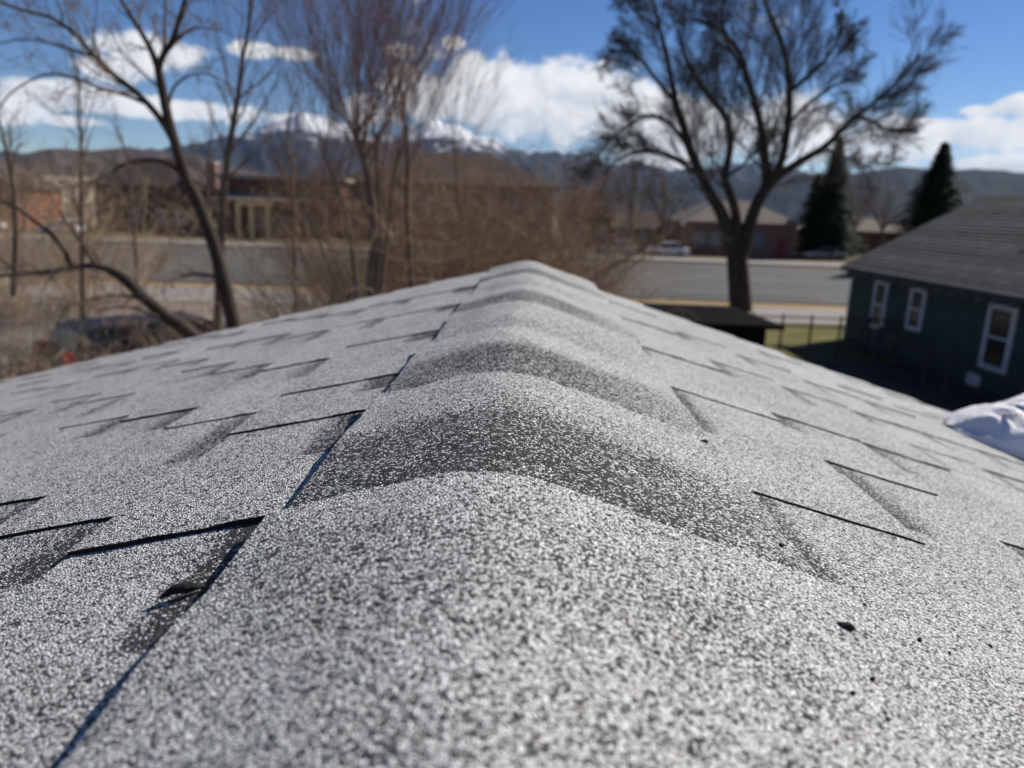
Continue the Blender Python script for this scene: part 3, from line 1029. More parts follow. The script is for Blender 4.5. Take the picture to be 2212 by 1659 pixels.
for dx in (560, 612, 668):
    window(e, 'x', X(dx, 460, yc_), 1.3, .9, 2.6, yc_, -1, M_DWALL, M_CURT, fw=.12)
# big hipped building behind the brush
yd = 92.0
zw, zt = Z(1000, 400, yd), Z(1000, 322, yd)
e = simple_house(X(745, 420, yd), X(1195, 420, yd), yd, yd + 16, zw, zt, M_BRICK, M_BROWNROOF,
                 'large two storey brick building with wide brown hipped roof behind the tangled brush', hip=9.0, name='apartment_block', over=.9)
for i in range(9):
    cx = X(775 + i * 48, 440, yd)
    for a in (1.0, 4.2):
        window(e, 'x', cx, 1.3, a, a + 1.6, yd, -1, M_UMBER, M_CURT, fw=.12)
# red roofed house
ye = 84.0
simple_house(X(1225, 470, ye), X(1320, 470, ye), ye, ye + 9, Z(1270, 470, ye), Z(1270, 402, ye), M_BRICK, material('red_brown_roof', (.13, .065, .055), .9, .1),
             'small brick house with tall red brown roof right of the large hipped building', hip=2.0,
             wins=[(X(1250, 490, ye), 1.1, 1.2, 2.6), (X(1300, 490, ye), 1.1, 1.2, 2.6)])
simple_house(X(1325, 490, ye), X(1450, 490, ye), ye + 2, ye + 10, Z(1390, 495, ye), Z(1390, 455, ye), M_DWALL, M_BROWNROOF,
             'low dark brown house with white windows left of the brick gabled house', wins=[(X(1350, 520, ye), 1.3, .9, 2.2), (X(1400, 520, ye), 1.3, .9, 2.2)], door=(X(1375, 520, ye), material('amber_door', (.30, .17, .05), .6)))
# brick house right of centre with a pale rake board
yf = 80.0
x0, x1 = X(1475, 480, yf), X(1725, 480, yf)
zw, zt = Z(1600, 482, yf), Z(1600, 432, yf)
e = simple_house(x0, x1, yf, yf + 10, zw, zt, M_PINKBRICK, M_GREYROOF, 'pinkish brick house with grey roof and pale sloping rake board behind the big bare tree',
                 hip=4.5, wins=[(X(1510, 520, yf), 1.2, 1.0, 2.5), (X(1545, 520, yf), 1.3, 1.0, 2.5), (X(1640, 520, yf), 1.1, 1.0, 2.5)], door=(X(1690, 520, yf), material('dark_red_door', (.16, .02, .02), .6)))
a_, b_ = at(1470, 477, yf - .8), at(1532, 438, yf - .8)
m = MB(); m.hexa([(a_.x, yf - 1.3, a_.z - .5), (b_.x, yf - 1.3, b_.z - .5), (b_.x, yf - .75, b_.z - .2), (a_.x, yf - .75, a_.z - .2),
                  (a_.x, yf - 1.3, a_.z - .15), (b_.x, yf - 1.3, b_.z - .15), (b_.x, yf - .75, b_.z + .1), (a_.x, yf - .75, a_.z + .1)])
m.build('rake_board', material('cream_board', (.80, .68, .50), .7), e)
simple_house(X(1790, 520, 96), X(1960, 520, 96), 96, 104, Z(1850, 500, 96), Z(1850, 480, 96) + .6, M_BRICK, M_GREYROOF,
             'low red brick house half hidden between the dark conifers', wins=[(X(1850, 520, 96), 1.2, 1.0, 2.3)], hip=3.0)


# ------------------------------------------------------------------ vehicles
M_TYRE = material('tyre_rubber', (.02, .02, .02), .85)
M_RIM = material('alloy_rim', (.5, .5, .52), .3, .5, .9)
M_RED = material('red_lens', (.85, .02, .015), .15, .6)
M_CLEAR = material('clear_lens', (.75, .75, .78), .1, .7)
M_CHROME = material('chrome_trim', (.8, .8, .82), .08, .6, 1.0)


def car(name, loc, rz, paint, label, group=None, suv=False):
    """rear of the car faces local -Y"""
    e = empty(name, loc, label, 'car', group, rz)
    Lc, Wd = (4.6, 1.84) if suv else (4.45, 1.76)
    hb, hr = (1.02, 1.70) if suv else (.88, 1.42)
    # side profile of body (y, z)
    body = [(-Lc / 2, .42), (-Lc / 2 - .04, .62), (-Lc / 2 + .02, hb), (-Lc / 2 + .35, hb + .03), (Lc / 2 - 1.25, hb + .01), (Lc / 2 - .35, hb - .10), (Lc / 2 - .02, hb - .28), (Lc / 2, .45),
            (Lc / 2 - .08, .25), (Lc / 2 - .45, .24)]
    for cy in (Lc / 2 - .88, -Lc / 2 + .92):
        for q in range(0, 9):
            an = math.pi * q / 8
            body.append((cy + .36 * math.cos(an), .26 + .36 * math.sin(an)))
    body.append((-Lc / 2 + .2, .24))
    m = MB()
    n = len(body)
    secs = [(-Wd / 2, .96), (-Wd / 2 + .10, 1.0), (Wd / 2 - .10, 1.0), (Wd / 2, .96)]
    vs = []
    for (x, sc) in secs:
        vs += [(x, y * sc, .6 + (z - .6) * (sc if z > .6 else 1)) for y, z in body]
    fs = []
    for s_ in range(3):
        for i in range(n):
            j = (i + 1) % n
            fs.append((s_ * n + i, s_ * n + j, (s_ + 1) * n + j, (s_ + 1) * n + i))
    fs += [tuple(range(n - 1, -1, -1)), tuple(3 * n + i for i in range(n))]
    m.add(vs, fs, 0)
    m.build('body', paint, e, local=True)
    # cabin
    if suv: cab = [(-Lc / 2 + .08, hb), (-Lc / 2 + .30, hr - .10), (-Lc / 2 + .55, hr), (.55, hr - .02), (1.35, hb)]
    else: cab = [(-Lc / 2 + .55, hb), (-Lc / 2 + 1.15, hr - .05), (-.3, hr), (.45, hr - .05), (1.2, hb)]
    k = len(cab)
    m = MB()
    vs = []
    for (x, ins) in ((-1, 0), (1, 0)):
        for (y, z) in cab:
            w_2 = Wd / 2 - .05 - (.17 if z > hb + .1 else 0)
            vs.append((x * w_2, y, z))
    m.add(vs, [(i, i + 1, k + i + 1, k + i) for i in range(k - 1)] + [tuple(range(k - 1, -1, -1)), tuple(k + i for i in range(k))])
    m.build('cabin', M_GLASS, e, local=True)
    m = MB()
    y0_, y1_ = cab[1][0] + .12, cab[-2][0] - .02
    w_2 = Wd / 2 - .21
    m.hexa([(-w_2, y0_, hr - .05), (w_2, y0_, hr - .05), (w_2, y1_, hr - .05), (-w_2, y1_, hr - .05),
            (-w_2 + .08, y0_ + .05, hr + .025), (w_2 - .08, y0_ + .05, hr + .025), (w_2 - .08, y1_ - .05, hr + .015), (-w_2 + .08, y1_ - .05, hr + .015)])
    m.build('car_roof', paint, e, local=True)
    for sx in (-1, 1):
        for (yy) in (cab[1][0] + .05, -.12, cab[-2][0] + .05):
            m = MB(); m.tube([(sx * (Wd / 2 - .045), yy + (.0 if yy < 0 else .45), hb), (sx * (Wd / 2 - .205), yy, hr - .03)], [.035, .03], 6)
            m.build('pillar', paint, e, local=True)
        z0_, z1_ = (.80, 1.30) if suv else (.62, .84)
        m = MB(); m.box(sx * (Wd / 2 - .10) - .075, sx * (Wd / 2 - .10) + .075, -Lc / 2 - .05, -Lc / 2 + .12, z0_, z1_)
        m.build('tail_light', M_RED, e, local=True)
        m = MB(); m.box(sx * (Wd / 2 - .2) - .16, sx * (Wd / 2 - .2) + .16, Lc / 2 - .14, Lc / 2 - .01, .55, .70)
        m.build('headlight', M_CLEAR, e, local=True)
        for cy in (Lc / 2 - .88, -Lc / 2 + .92):
            x_ = sx * (Wd / 2 - .11)
            m = MB(); m.tube([(x_ - .1, cy, .32), (x_ + .1, cy, .32)], [.32, .32], 20)
            wh = m.build('wheel', M_TYRE, e, local=True)
            m = MB(); m.tube([(x_ + sx * .08, cy, .32), (x_ + sx * .115, cy, .32)], [.20, .18], 14)
            m.build('rim', M_RIM, wh, local=True)
    m = MB(); m.box(-Wd / 2 + .12, Wd / 2 - .12, -Lc / 2 - .09, -Lc / 2 + .02, .36, .50); m.build('bumper', M_CHROME if suv else paint, e, local=True)
    return e


P_DARK = material('midnight_blue_paint', (.008, .010, .018), .45, .25)
P_WHITE = material('white_paint', (.72, .72, .72), .3, .5)
P_GREY = material('silver_paint', (.35, .36, .38), .3, .5, .4)
car('parked_suv', (-7.5, 15.3, -.02), R(-42), P_DARK, 'dark blue parked car with tall red tail lights behind the brush at lower left', suv=True)
car('parked_car', (X(128, 462, 78), 78, 0), R(88), P_WHITE, 'white car parked across the street before the dark hipped house')
car('parked_car', (X(55, 462, 79) - 5, 79, 0), R(92), P_WHITE, 'white car parked across the street in front of the orange house')
car('parked_car', (X(1345, 548, 70.5), 76.2, 0), R(90), P_GREY, 'silver car parked before the low dark brown house')
car('parked_car', (X(1440, 548, 76), 76.0, 0), R(88), P_WHITE, 'white car parked beside the pinkish brick house')
car('parked_car', (X(1800, 552, 78), 80, 0), R(80), P_GREY, 'silver car parked behind the road beside the dark conifer')


# ------------------------------------------------------------------ trees
class Tree:
    def __init__(s, seed):
        s.r = random.Random(seed)
        s.limbs = []          # (pts, rads)
        s.twigs = []

    def poly(s, pts, rads, twig):
        (s.twigs if twig else s.limbs).append((pts, rads))


def smooth(pts, sub=4):
    pts = [Vector(p) for p in pts]
    out = []
    n = len(pts)
    for i in range(n - 1):
        p0, p1, p2, p3 = pts[max(i - 1, 0)], pts[i], pts[i + 1], pts[min(i + 2, n - 1)]
        for k in range(sub):
            t = k / sub
            out.append(.5 * ((2 * p1) + (p2 - p0) * t + (2 * p0 - 5 * p1 + 4 * p2 - p3) * t * t + (3 * p1 - p0 - 3 * p2 + p3) * t ** 3))
    out.append(pts[-1])
    return out


def rvec(r): return Vector((r.gauss(0, 1), r.gauss(0, 1), r.gauss(0, 1)))


def grow(T, p, d, L, rad, lvl, cfg):
    r = T.r
    n = cfg['seg'][lvl]
    pts = [p.copy()]; rads = [rad]
    d = d.normalized()
    tip = cfg.get('tip', .25)
    for i in range(n):
        d = (d + rvec(r) * cfg['wander'][lvl] + Vector((0, 0, cfg['up'][lvl]))).normalized()
        p = p + d * (L / n)
        pts.append(p.copy()); rads.append(rad * (1 - (1 - tip) * (i + 1) / n))
    T.poly(pts, rads, lvl >= cfg['twig_from'])
    sprout(T, pts, rads, L, lvl, cfg)


def sprout(T, pts, rads, L, lvl, cfg, kids=None, start=None):
    r = T.r
    if lvl + 1 >= len(cfg['seg']): return
    kids = cfg['kids'][lvl] if kids is None else kids
    st = cfg['start'][lvl] if start is None else start
    n = len(pts) - 1
    for k in range(kids):
        t = st + (1 - st) * ((k + r.random()) / kids)
        x = min(n - 1e-4, t * n); i = int(x); f = x - i
        p = pts[i].lerp(pts[i + 1], f)
        d = (pts[i + 1] - pts[i]).normalized()
        side = rvec(r); side = (side - d * side.dot(d)).normalized()
        ang = R(r.uniform(*cfg['ang'][lvl]))
        nd = d * math.cos(ang) + side * math.sin(ang)
        if 'lift' in cfg: nd.z += cfg['lift']
        LL = L * cfg['ratio'][lvl] * r.uniform(.6, 1.15) * (1.1 - .5 * t)
        LL = min(LL, cfg.get('maxlen', [99] * 9)[lvl + 1])
        rr = max(cfg['minr'], rads[i] * cfg['rr'][lvl])
        grow(T, p, nd, LL, rr, lvl + 1, cfg)


def tubes_mesh(name, polys, k_big, mat, parent=None, thin=.0):
    V = []; F = []
    off = Vector((0, 0, 0))
    inv = parent_world(parent).translation if parent else Vector((0, 0, 0))
    base = 0
    for pts, rads in polys:
        P = np.array([tuple(p) for p in pts]); rr = np.array(rads)
        n = len(P)
        k = 3 if rr[0] < thin else k_big
        tan = np.gradient(P, axis=0); tan /= np.linalg.norm(tan, axis=1)[:, None] + 1e-9
        ref = np.array([0, 0, 1.0]) if abs(tan[0, 2]) < .8 else np.array([1.0, 0, 0])
        a = np.cross(tan, ref); a /= np.linalg.norm(a, axis=1)[:, None] + 1e-9
        b = np.cross(tan, a)
        q = np.arange(k) * 2 * np.pi / k
        ringv = P[:, None, :] + (a[:, None, :] * np.cos(q)[None, :, None] + b[:, None, :] * np.sin(q)[None, :, None]) * rr[:, None, None]
        V.append(ringv.reshape(-1, 3))
        i = np.arange(n - 1)[:, None]; j = np.arange(k)[None, :]
        f = np.stack([base + i * k + j, base + i * k + (j + 1) % k, base + (i + 1) * k + (j + 1) % k, base + (i + 1) * k + j], -1).reshape(-1, 4)
        F.append(f)
        base += n * k
    V = np.concatenate(V) - np.array(tuple(inv)); F = np.concatenate(F)
    me = bpy.data.meshes.new(name)
    me.vertices.add(len(V)); me.vertices.foreach_set('co', V.ravel())
    me.loops.add(F.size); me.loops.foreach_set('vertex_index', F.ravel().astype(np.int32))
    me.polygons.add(len(F)); me.polygons.foreach_set('loop_start', np.arange(0, F.size, 4, dtype=np.int32))
    me.polygons.foreach_set('loop_total', np.full(len(F), 4, dtype=np.int32))
    me.polygons.foreach_set('use_smooth', np.ones(len(F), dtype=bool))
    me.materials.append(mat)
    me.update(); me.validate()
    o = bpy.data.objects.new(name, me); col.objects.link(o)
    if parent: o.parent = parent
    return o


M_BARK = material('dark_bark', (.035, .027, .022), .95, .1, var=(.07, .055, .044), vscale=6, bump=.006, bscale=40)
M_BARK2 = material('grey_brown_bark', (.10, .075, .058), .95, .1, var=(.16, .125, .10), vscale=6, bump=.004, bscale=40)
M_TWIG = material('brown_twig', (.17, .125, .098), .9, .1, vscale=3)
M_TWIGR = material('reddish_twig', (.22, .135, .10), .85, .15, vscale=3)
M_TWIGT = material('tan_twig', (.46, .345, .225), .9, .1, var=(.30, .215, .145), vscale=1.2)
M_TWIGRU = material('russet_twig', (.30, .20, .145), .9, .1, var=(.16, .105, .08), vscale=1.0)
M_TWIGD = material('dark_twig', (.075, .061, .053), .9, .1, vscale=3)


def limb(pts, y, r0, r1, dep=0.0, sub=4, dy=None):
    """limb traced at distance y; dep = how much nearer (-) or farther (+) its tip stands"""
    n = len(pts)
    out = []
    for i, q in enumerate(pts):
        t = i / (n - 1)
        out.append(at(q[0], q[1], y + dep * t * t if dy is None else y + dy[i]))
    sp = smooth(out, sub)
    m = len(sp)
    return sp, [r0 + (r1 - r0) * (i / (m - 1)) ** .85 for i in range(m)]


def length(pts): return sum((pts[i + 1] - pts[i]).length for i in range(len(pts) - 1))


def finish(T, name, loc, label, trunk, limbs, bark, twigm, group=None, thin=.02, kb=6, cat='tree'):
    e = empty(name, loc, label, cat, group)
    tubes_mesh('trunk', trunk, 12, bark, e)
    for l in limbs: tubes_mesh('limb', [l], 8, bark, e)
    if T.limbs or T.twigs: tubes_mesh('crown', T.limbs + T.twigs, kb, twigm, e, thin=thin)
    return e


# --- leaning tree on the left, near the gable
T = Tree(3)
yy = 8.0
trunk, tr = limb([(560, 1100), (545, 900), (520, 760), (503, 690), (486, 620), (470, 555), (448, 490), (425, 430), (402, 385), (380, 315), (362, 250), (350, 190), (342, 150)], yy, .100, .042)
tr = [max(.040, x) for x in tr]
cfg = dict(seg=[8, 7, 6, 4], wander=[.10, .16, .20, .25], up=[.03, .03, .02, 0], kids=[9, 6, 4, 0], start=[.2, .15, .15, 0], ang=[(25, 60), (25, 60), (25, 60)],
           ratio=[.42, .5, .55], rr=[.40, .5, .6], minr=.0032, twig_from=2, maxlen=[9, 1.7, .9, .45])
limbs = []
for q, r0, r1, dep, kids in (
        ([(342, 150), (325, 105), (300, 62), (262, 0), (225, -70)], .040, .014, .9, 9),
        ([(344, 150), (354, 105), (356, 55), (358, 0), (362, -70)], .026, .010, 1.4, 8),
        ([(343, 148), (352, 120), (372, 88), (388, 40), (400, 0), (420, -60)], .040, .015, -.7, 9),
        ([(378, 310), (345, 255), (300, 205), (250, 165), (205, 122), (160, 72), (110, 38), (50, 22), (-10, 0)], .042, .012, -1.3, 14),
        ([(320, 226), (270, 205), (215, 190), (170, 172), (120, 160), (70, 172), (20, 205), (-20, 260)], .020, .008, 1.2, 9),
        ([(205, 122), (150, 106), (95, 90), (40, 85), (-20, 100)], .018, .007, 1.0, 7),
        ([(135, 55), (133, 25), (122, 0), (118, -40)], .014, .007, .5, 4),
        ([(402, 384), (365, 355), (325, 345), (280, 350), (240, 372), (200, 390), (150, 402)], .026, .009, -.9, 8),
        ([(362, 250), (375, 190), (420, 160), (470, 168), (520, 205)], .018, .006, .8, 7),
        ([(368, 105), (400, 70), (450, 60), (500, 75)], .016, .006, .6, 6),
        ([(482, 605), (455, 596), (420, 592), (390, 598), (355, 612)], .022, .008, -.5, 6),
        ([(350, 195), (300, 150), (262, 110), (235, 60)], .016, .006, 1.0, 7)):
    l = limb(q, yy, r0, r1, dep)
    limbs.append(l)
    sprout(T, l[0], l[1], length(l[0]) * .9, 0, cfg, kids=kids)
finish(T, 'bare_tree', (trunk[0].x, yy, 0), 'dark leaning bare tree with forked trunk standing beyond the left roof slope', [(trunk, tr)], limbs, M_BARK, M_TWIG, thin=.009)

# --- low arching tree at lower left
T = Tree(8)
yy = 7.2
trunk, tr = limb([(560, 900), (480, 790), (405, 715), (368, 690), (325, 655), (290, 622), (262, 597), (235, 582)], yy, .085, .045)
limbs = []
for q, r0, r1, dep, kids in (
        ([(235, 582), (190, 574), (140, 582), (90, 588), (40, 592), (-40, 600)], .034, .014, -.5, 10),
        ([(156, 578), (138, 540), (110, 505), (75, 478), (40, 452), (0, 432), (-50, 410)], .028, .010, .8, 9),
        ([(212, 582), (190, 548), (165, 508), (140, 475), (128, 455)], .020, .008, .6, 6),
        ([(222, 582), (208, 556), (186, 528)], .014, .006, .2, 4),
        ([(320, 652), (280, 640), (230, 640), (180, 650), (130, 668)], .020, .007, -.6, 8),
        ([(400, 715), (350, 688), (300, 668), (255, 662), (215, 672)], .024, .008, -.9, 7),
        ([(40, 592), (0, 560), (-40, 545)], .014, .006, .4, 4)):
    l = limb(q, yy, r0, r1, dep)
    limbs.append(l)
    sprout(T, l[0], l[1], length(l[0]) * .9, 0, cfg, kids=kids)
finish(T, 'bare_tree', (trunk[0].x, yy, 0), 'low bare tree arching to the left just above the left roof edge', [(trunk, tr)], limbs, M_BARK, M_TWIG, thin=.009)

# --- slender upright saplings behind
cfgS = dict(seg=[10, 7, 5, 4], wander=[.05, .10, .15, .2], up=[.05, .08, .05, 0], kids=[12, 6, 3, 0], start=[.15, .2, .2, 0], ang=[(15, 40), (20, 45), (25, 55)],
            ratio=[.38, .5, .5], rr=[.40, .55, .6], minr=.004, twig_from=2, maxlen=[9, 2.0, .9, .5])
for k, (q, y, r0, lab) in enumerate((
        ([(468, 760), (474, 600), (482, 440), (491, 350), (505, 260), (515, 200), (525, 120), (538, 50), (548, -30)], 13.0, .085, 'slender upright bare tree rising behind the fork of the leaning tree'),
        ([(180, 700), (178, 560), (176, 420), (176, 330), (172, 250), (168, 160), (150, 100)], 17.0, .060, 'thin bare sapling in front of the orange house, left of the leaning tree'),
        ([(30, 640), (34, 500), (28, 400), (12, 320), (0, 270), (-20, 220)], 12.0, .05, 'thin bare sapling at the extreme left edge of the yard'),
        ([(640, 700), (636, 560), (632, 440), (628, 360), (620, 280), (640, 200)], 19.0, .06, 'thin bare sapling before the tan porch posts'),
        ([(470, 640), (455, 500), (448, 420), (452, 330), (462, 250)], 20.0, .055, 'thin bare sapling beside the pink brick chimney'),
        ([(300, 640), (290, 500), (284, 420), (276, 340), (250, 270)], 21.0, .055, 'thin bare sapling in front of the dark hipped house'))):
    T = Tree(30 + k)
    l = limb(q, y, r0, r0 * .25)
    sprout(T, l[0], l[1], length(l[0]) * .8, 0, cfgS, kids=16)
    finish(T, 'sapling', (l[0][0].x, y, 0), lab, [l], [], M_BARK2, M_TWIG, thin=.012, group='thin saplings in the yard')

# --- pollarded trees with upright whips, centre left
cfgW = dict(seg=[8, 7, 5], wander=[.035, .05, .08], up=[.03, .04, .03], kids=[6, 4, 0], start=[.1, .25, 0], ang=[(8, 26), (12, 34)],
            ratio=[.6, .45], rr=[.55, .55], minr=.0034, twig_from=1, maxlen=[9, 2.6, 1.2], tip=.3)


def pollard(T, q, y, r0, r1, head_r, n, L, spread, cfg_, stems):
    l = limb(q, y, r0, r1)
    stems.append(l)
    p = l[0][-1]
    for i in range(n):
        a = T.r.uniform(0, 2 * math.pi); tilt = R(spread) * math.sqrt(T.r.random())
        d = Vector((math.sin(tilt) * math.cos(a), math.sin(tilt) * math.sin(a) * .8, math.cos(tilt)))
        k_ = min(len(l[0]) - 1, int(len(l[0]) * (1 - .38 * T.r.random() ** 1.4)))
        grow(T, l[0][k_], d, L * T.r.uniform(.6, 1.1), head_r * T.r.uniform(.6, 1), 0, cfg_)


for k, (stemsq, y, n, L, spread, lab) in enumerate((
        ([([(800, 760), (800, 620), (806, 520), (800, 430), (792, 370), (780, 325), (765, 285)], .085, .055), ([(770, 760), (768, 600), (750, 480), (728, 400), (700, 335)], .045, .028), ([(820, 760), (826, 600), (842, 470), (850, 390), (862, 330)], .045, .028), ([(745, 760), (735, 640), (690, 520), (655, 440)], .035, .02), ([(815, 760), (812, 620), (822, 520), (818, 420), (812, 300)], .05, .03)], 13.5, 30, 4.3, 46, 'many stemmed bare tree with tall fans of reddish whips, left of the hipped roof'),
        ([([(900, 760), (885, 560), (880, 460), (880, 400), (882, 340), (875, 272)], .065, .045)], 15.0, 20, 4.4, 36, 'pollarded bare tree with fewer whips before the left end of the hipped roof'),
        ([([(1010, 700), (1000, 520), (990, 420), (985, 350), (978, 285)], .035, .022)], 19.0, 22, 2.9, 48, 'small pollarded tree with pale whips in front of the hipped roof'))):
    T = Tree(50 + k)
    stems = []
    for q, r0, r1 in stemsq: pollard(T, q, y, r0, r1, r1 * .27, n, L, spread, cfgW, stems)
    finish(T, 'pollarded_tree', (stems[0][0][0].x, y, 0), lab, stems, [], M_BARK2, M_TWIGR, thin=.02)

# --- the tangled brush behind the roof
cfgB = dict(seg=[7, 6, 5], wander=[.16, .22, .28], up=[.02, -.01, 0], kids=[9, 5, 0], start=[.12, .1, 0], ang=[(20, 65), (25, 70)],
            ratio=[.5, .5], rr=[.5, .6], minr=.0035, twig_from=0, maxlen=[9, 1.5, .8], tip=.35)


def brush(name, x, y, w, h, n, seed, label, mat, group, z0=0.0, cat='shrub', cfg_=None, thin=.02, depth=None):
    T = Tree(seed)
    for i in range(n):
        a = T.r.uniform(0, 2 * math.pi)
        rr_ = math.sqrt(T.r.random())
        p = Vector((x + w * .42 * rr_ * math.cos(a), y + (depth or w * .5) * .5 * rr_ * math.sin(a), z0))
        tilt = R(T.r.uniform(2, 48))
        a2 = a + T.r.uniform(-1, 1)
        d = Vector((math.sin(tilt) * math.cos(a2), math.sin(tilt) * math.sin(a2), math.cos(tilt)))
        grow(T, p, d, h * T.r.uniform(.55, 1.1), .016 * T.r.uniform(.6, 1.2) * (2.3 if i % 9 == 0 else 1), 0, cfg_ or cfgB)
    e = empty(name, (x, y, z0), label, cat, group)
    tubes_mesh('stems', T.twigs, 4, mat, e, thin=thin)
    return e


GR = 'tangled bare shrubs along the yard edge'
for k, (dx, y, w, h, n, lab, mat) in enumerate((
        (745, 15.5, 2.4, 4.4, 56, 'tan tangled bare shrub at the foot of the tallest pollarded tree', M_TWIGT),
        (860, 17.0, 3.0, 5.6, 130, 'dense brown shrub between the two larger pollarded trees', M_TWIGRU),
        (960, 19.0, 3.4, 5.8, 150, 'dense tangled brown shrub directly left of the roof peak', M_TWIGT),
        (1070, 20.5, 3.6, 6.0, 160, 'dense tangled shrub rising straight behind the roof peak', M_TWIGRU),
        (1150, 22.0, 3.2, 5.2, 120, 'brown shrub right behind the right side of the roof peak', M_TWIGT),
        (1228, 26.0, 2.8, 4.0, 56, 'lower brown shrub where the brush meets the open road', M_TWIG))):
    p = at(dx, 560, y)
    brush('shrub', p.x, y, w, h, n, 70 + k, lab, mat, GR)
# thin reddish stems by the leaning tree and low weeds
for k, (dx, y, w, h, n, lab, mat) in enumerate((
        (355, 12.5, 1.2, 3.0, 16, 'orange brown wiry shrub between the two leaning trees', M_TWIGT),
        (600, 12.0, 2.6, 2.6, 16, 'sparse wiry shrub with upright stems left of the pollarded trees', M_TWIGT),
        (700, 11.0, 1.4, 3.2, 16, 'sparse reddish shrub beside the bent wire at the roof rim', M_TWIGR),
        (80, 24.0, 4.6, 6.2, 80, 'broad brown shrub in front of the orange house', M_TWIGT),
        (220, 28.0, 4.6, 6.0, 64, 'olive brown shrub standing before the dark hipped house', M_TWIGT))):
    p = at(dx, 600, y)
    brush('shrub', p.x, y, w, h, n, 90 + k, lab, mat, GR)
for k, (dx, dy, y, w, h, n, lab, mat) in enumerate((
        (10, 820, 8.6, 1.4, 2.1, 130, 'tan bramble in the bottom left corner under the roof edge', M_TWIGT),
        (215, 790, 10.2, 1.6, 1.9, 110, 'tan bramble below the red tail light of the parked car', M_TWIGT),
        (-50, 740, 12.0, 2.0, 2.6, 80, 'brown bramble left of the parked car', M_TWIG),
        (345, 720, 11.0, 1.4, 1.1, 24, 'low brown bramble by the front of the parked car', M_TWIG))):
    p = at(dx, dy, y)
    brush('bramble', p.x, y, w, h, n, 110 + k, lab, mat, 'brambles at the lower left', z0=max(0, p.z - h * .7) * 0)

# --- big bare tree across the lawn
T = Tree(21)
yy = 33.0
cfgO = dict(seg=[9, 8, 6, 5, 3], wander=[.08, .09, .09, .09, .08], up=[.03, .035, .03, .02, .0], kids=[13, 10, 8, 5, 0], start=[.2, .12, .1, .1, 0],
            ang=[(20, 48), (16, 42), (14, 38), (12, 32)], ratio=[.52, .58, .66, .72], rr=[.24, .32, .42, .6], minr=.0065, twig_from=3, maxlen=[20, 4.8, 3.4, 2.4, 1.7], tip=.3)
trunk, tr = limb([(1602, 720), (1600, 665), (1597, 620), (1594, 580), (1592, 548)], yy, .56, .46)
limbs = []
for q, r0, r1, dy_, kids in (
        ([(1592, 560), (1572, 500), (1556, 455), (1535, 420), (1518, 385), (1500, 345), (1486, 310), (1476, 270), (1462, 230), (1452, 180), (1440, 120), (1425, 60), (1410, 0)], .34, .07, 1.5, 17),
        ([(1595, 560), (1592, 500), (1588, 455), (1578, 420), (1565, 385), (1572, 350), (1578, 310), (1572, 265), (1555, 235), (1530, 205), (1505, 170), (1480, 120), (1465, 60)], .26, .06, -2.0, 15),
        ([(1600, 560), (1618, 490), (1635, 440), (1655, 400), (1652, 340), (1645, 280), (1630, 220), (1612, 160), (1595, 110), (1560, 70), (1500, 40)], .34, .06, 2.2, 17),
        ([(1635, 440), (1665, 395), (1690, 340), (1702, 270), (1705, 200), (1698, 130), (1680, 70), (1655, 10), (1640, -60)], .24, .06, -2.2, 17),
        ([(1655, 405), (1690, 375), (1735, 345), (1780, 318), (1820, 280), (1850, 250), (1890, 220), (1940, 175), (1985, 120)], .22, .05, .8, 18),
        ([(1518, 385), (1470, 350), (1420, 330), (1370, 330), (1330, 350), (1300, 380)], .12, .04, -1.5, 11),
        ([(1486, 310), (1440, 262), (1400, 250), (1360, 270), (1320, 300), (1290, 340)], .11, .04, 1.8, 11),
        ([(1462, 225), (1420, 175), (1385, 130), (1345, 110), (1310, 120)], .11, .04, -1.2, 12),
        ([(1565, 385), (1600, 360), (1635, 330), (1665, 330)], .09, .04, 1.0, 7),
        ([(1850, 250), (1880, 262), (1910, 275), (1945, 282)], .08, .03, -1.0, 9),
        ([(1780, 318), (1810, 335), (1850, 345), (1885, 372)], .08, .03, 1.2, 9),
        ([(1705, 200), (1750, 160), (1790, 120), (1815, 70), (1820, 20)], .11, .04, 1.6, 12),
        ([(1612, 160), (1575, 100), (1560, 40), (1565, -30)], .10, .04, -1.6, 10),
        ([(1702, 270), (1745, 225), (1795, 190), (1835, 170)], .09, .035, -1.4, 10),
        ([(1425, 60), (1380, 30), (1345, -10)], .07, .03, .8, 8)):
    l = limb(q, yy, r0, r1, dy_)
    limbs.append(l)
    sprout(T, l[0], l[1], max(3.4, length(l[0]) * .75), 0, cfgO, kids=kids)
finish(T, 'great_bare_tree', (trunk[0].x, yy, 0), 'tall dark bare tree with spreading crown beyond the shed, beside the road', [(trunk, tr)], limbs, M_BARK, M_TWIGD, thin=.035, kb=5)


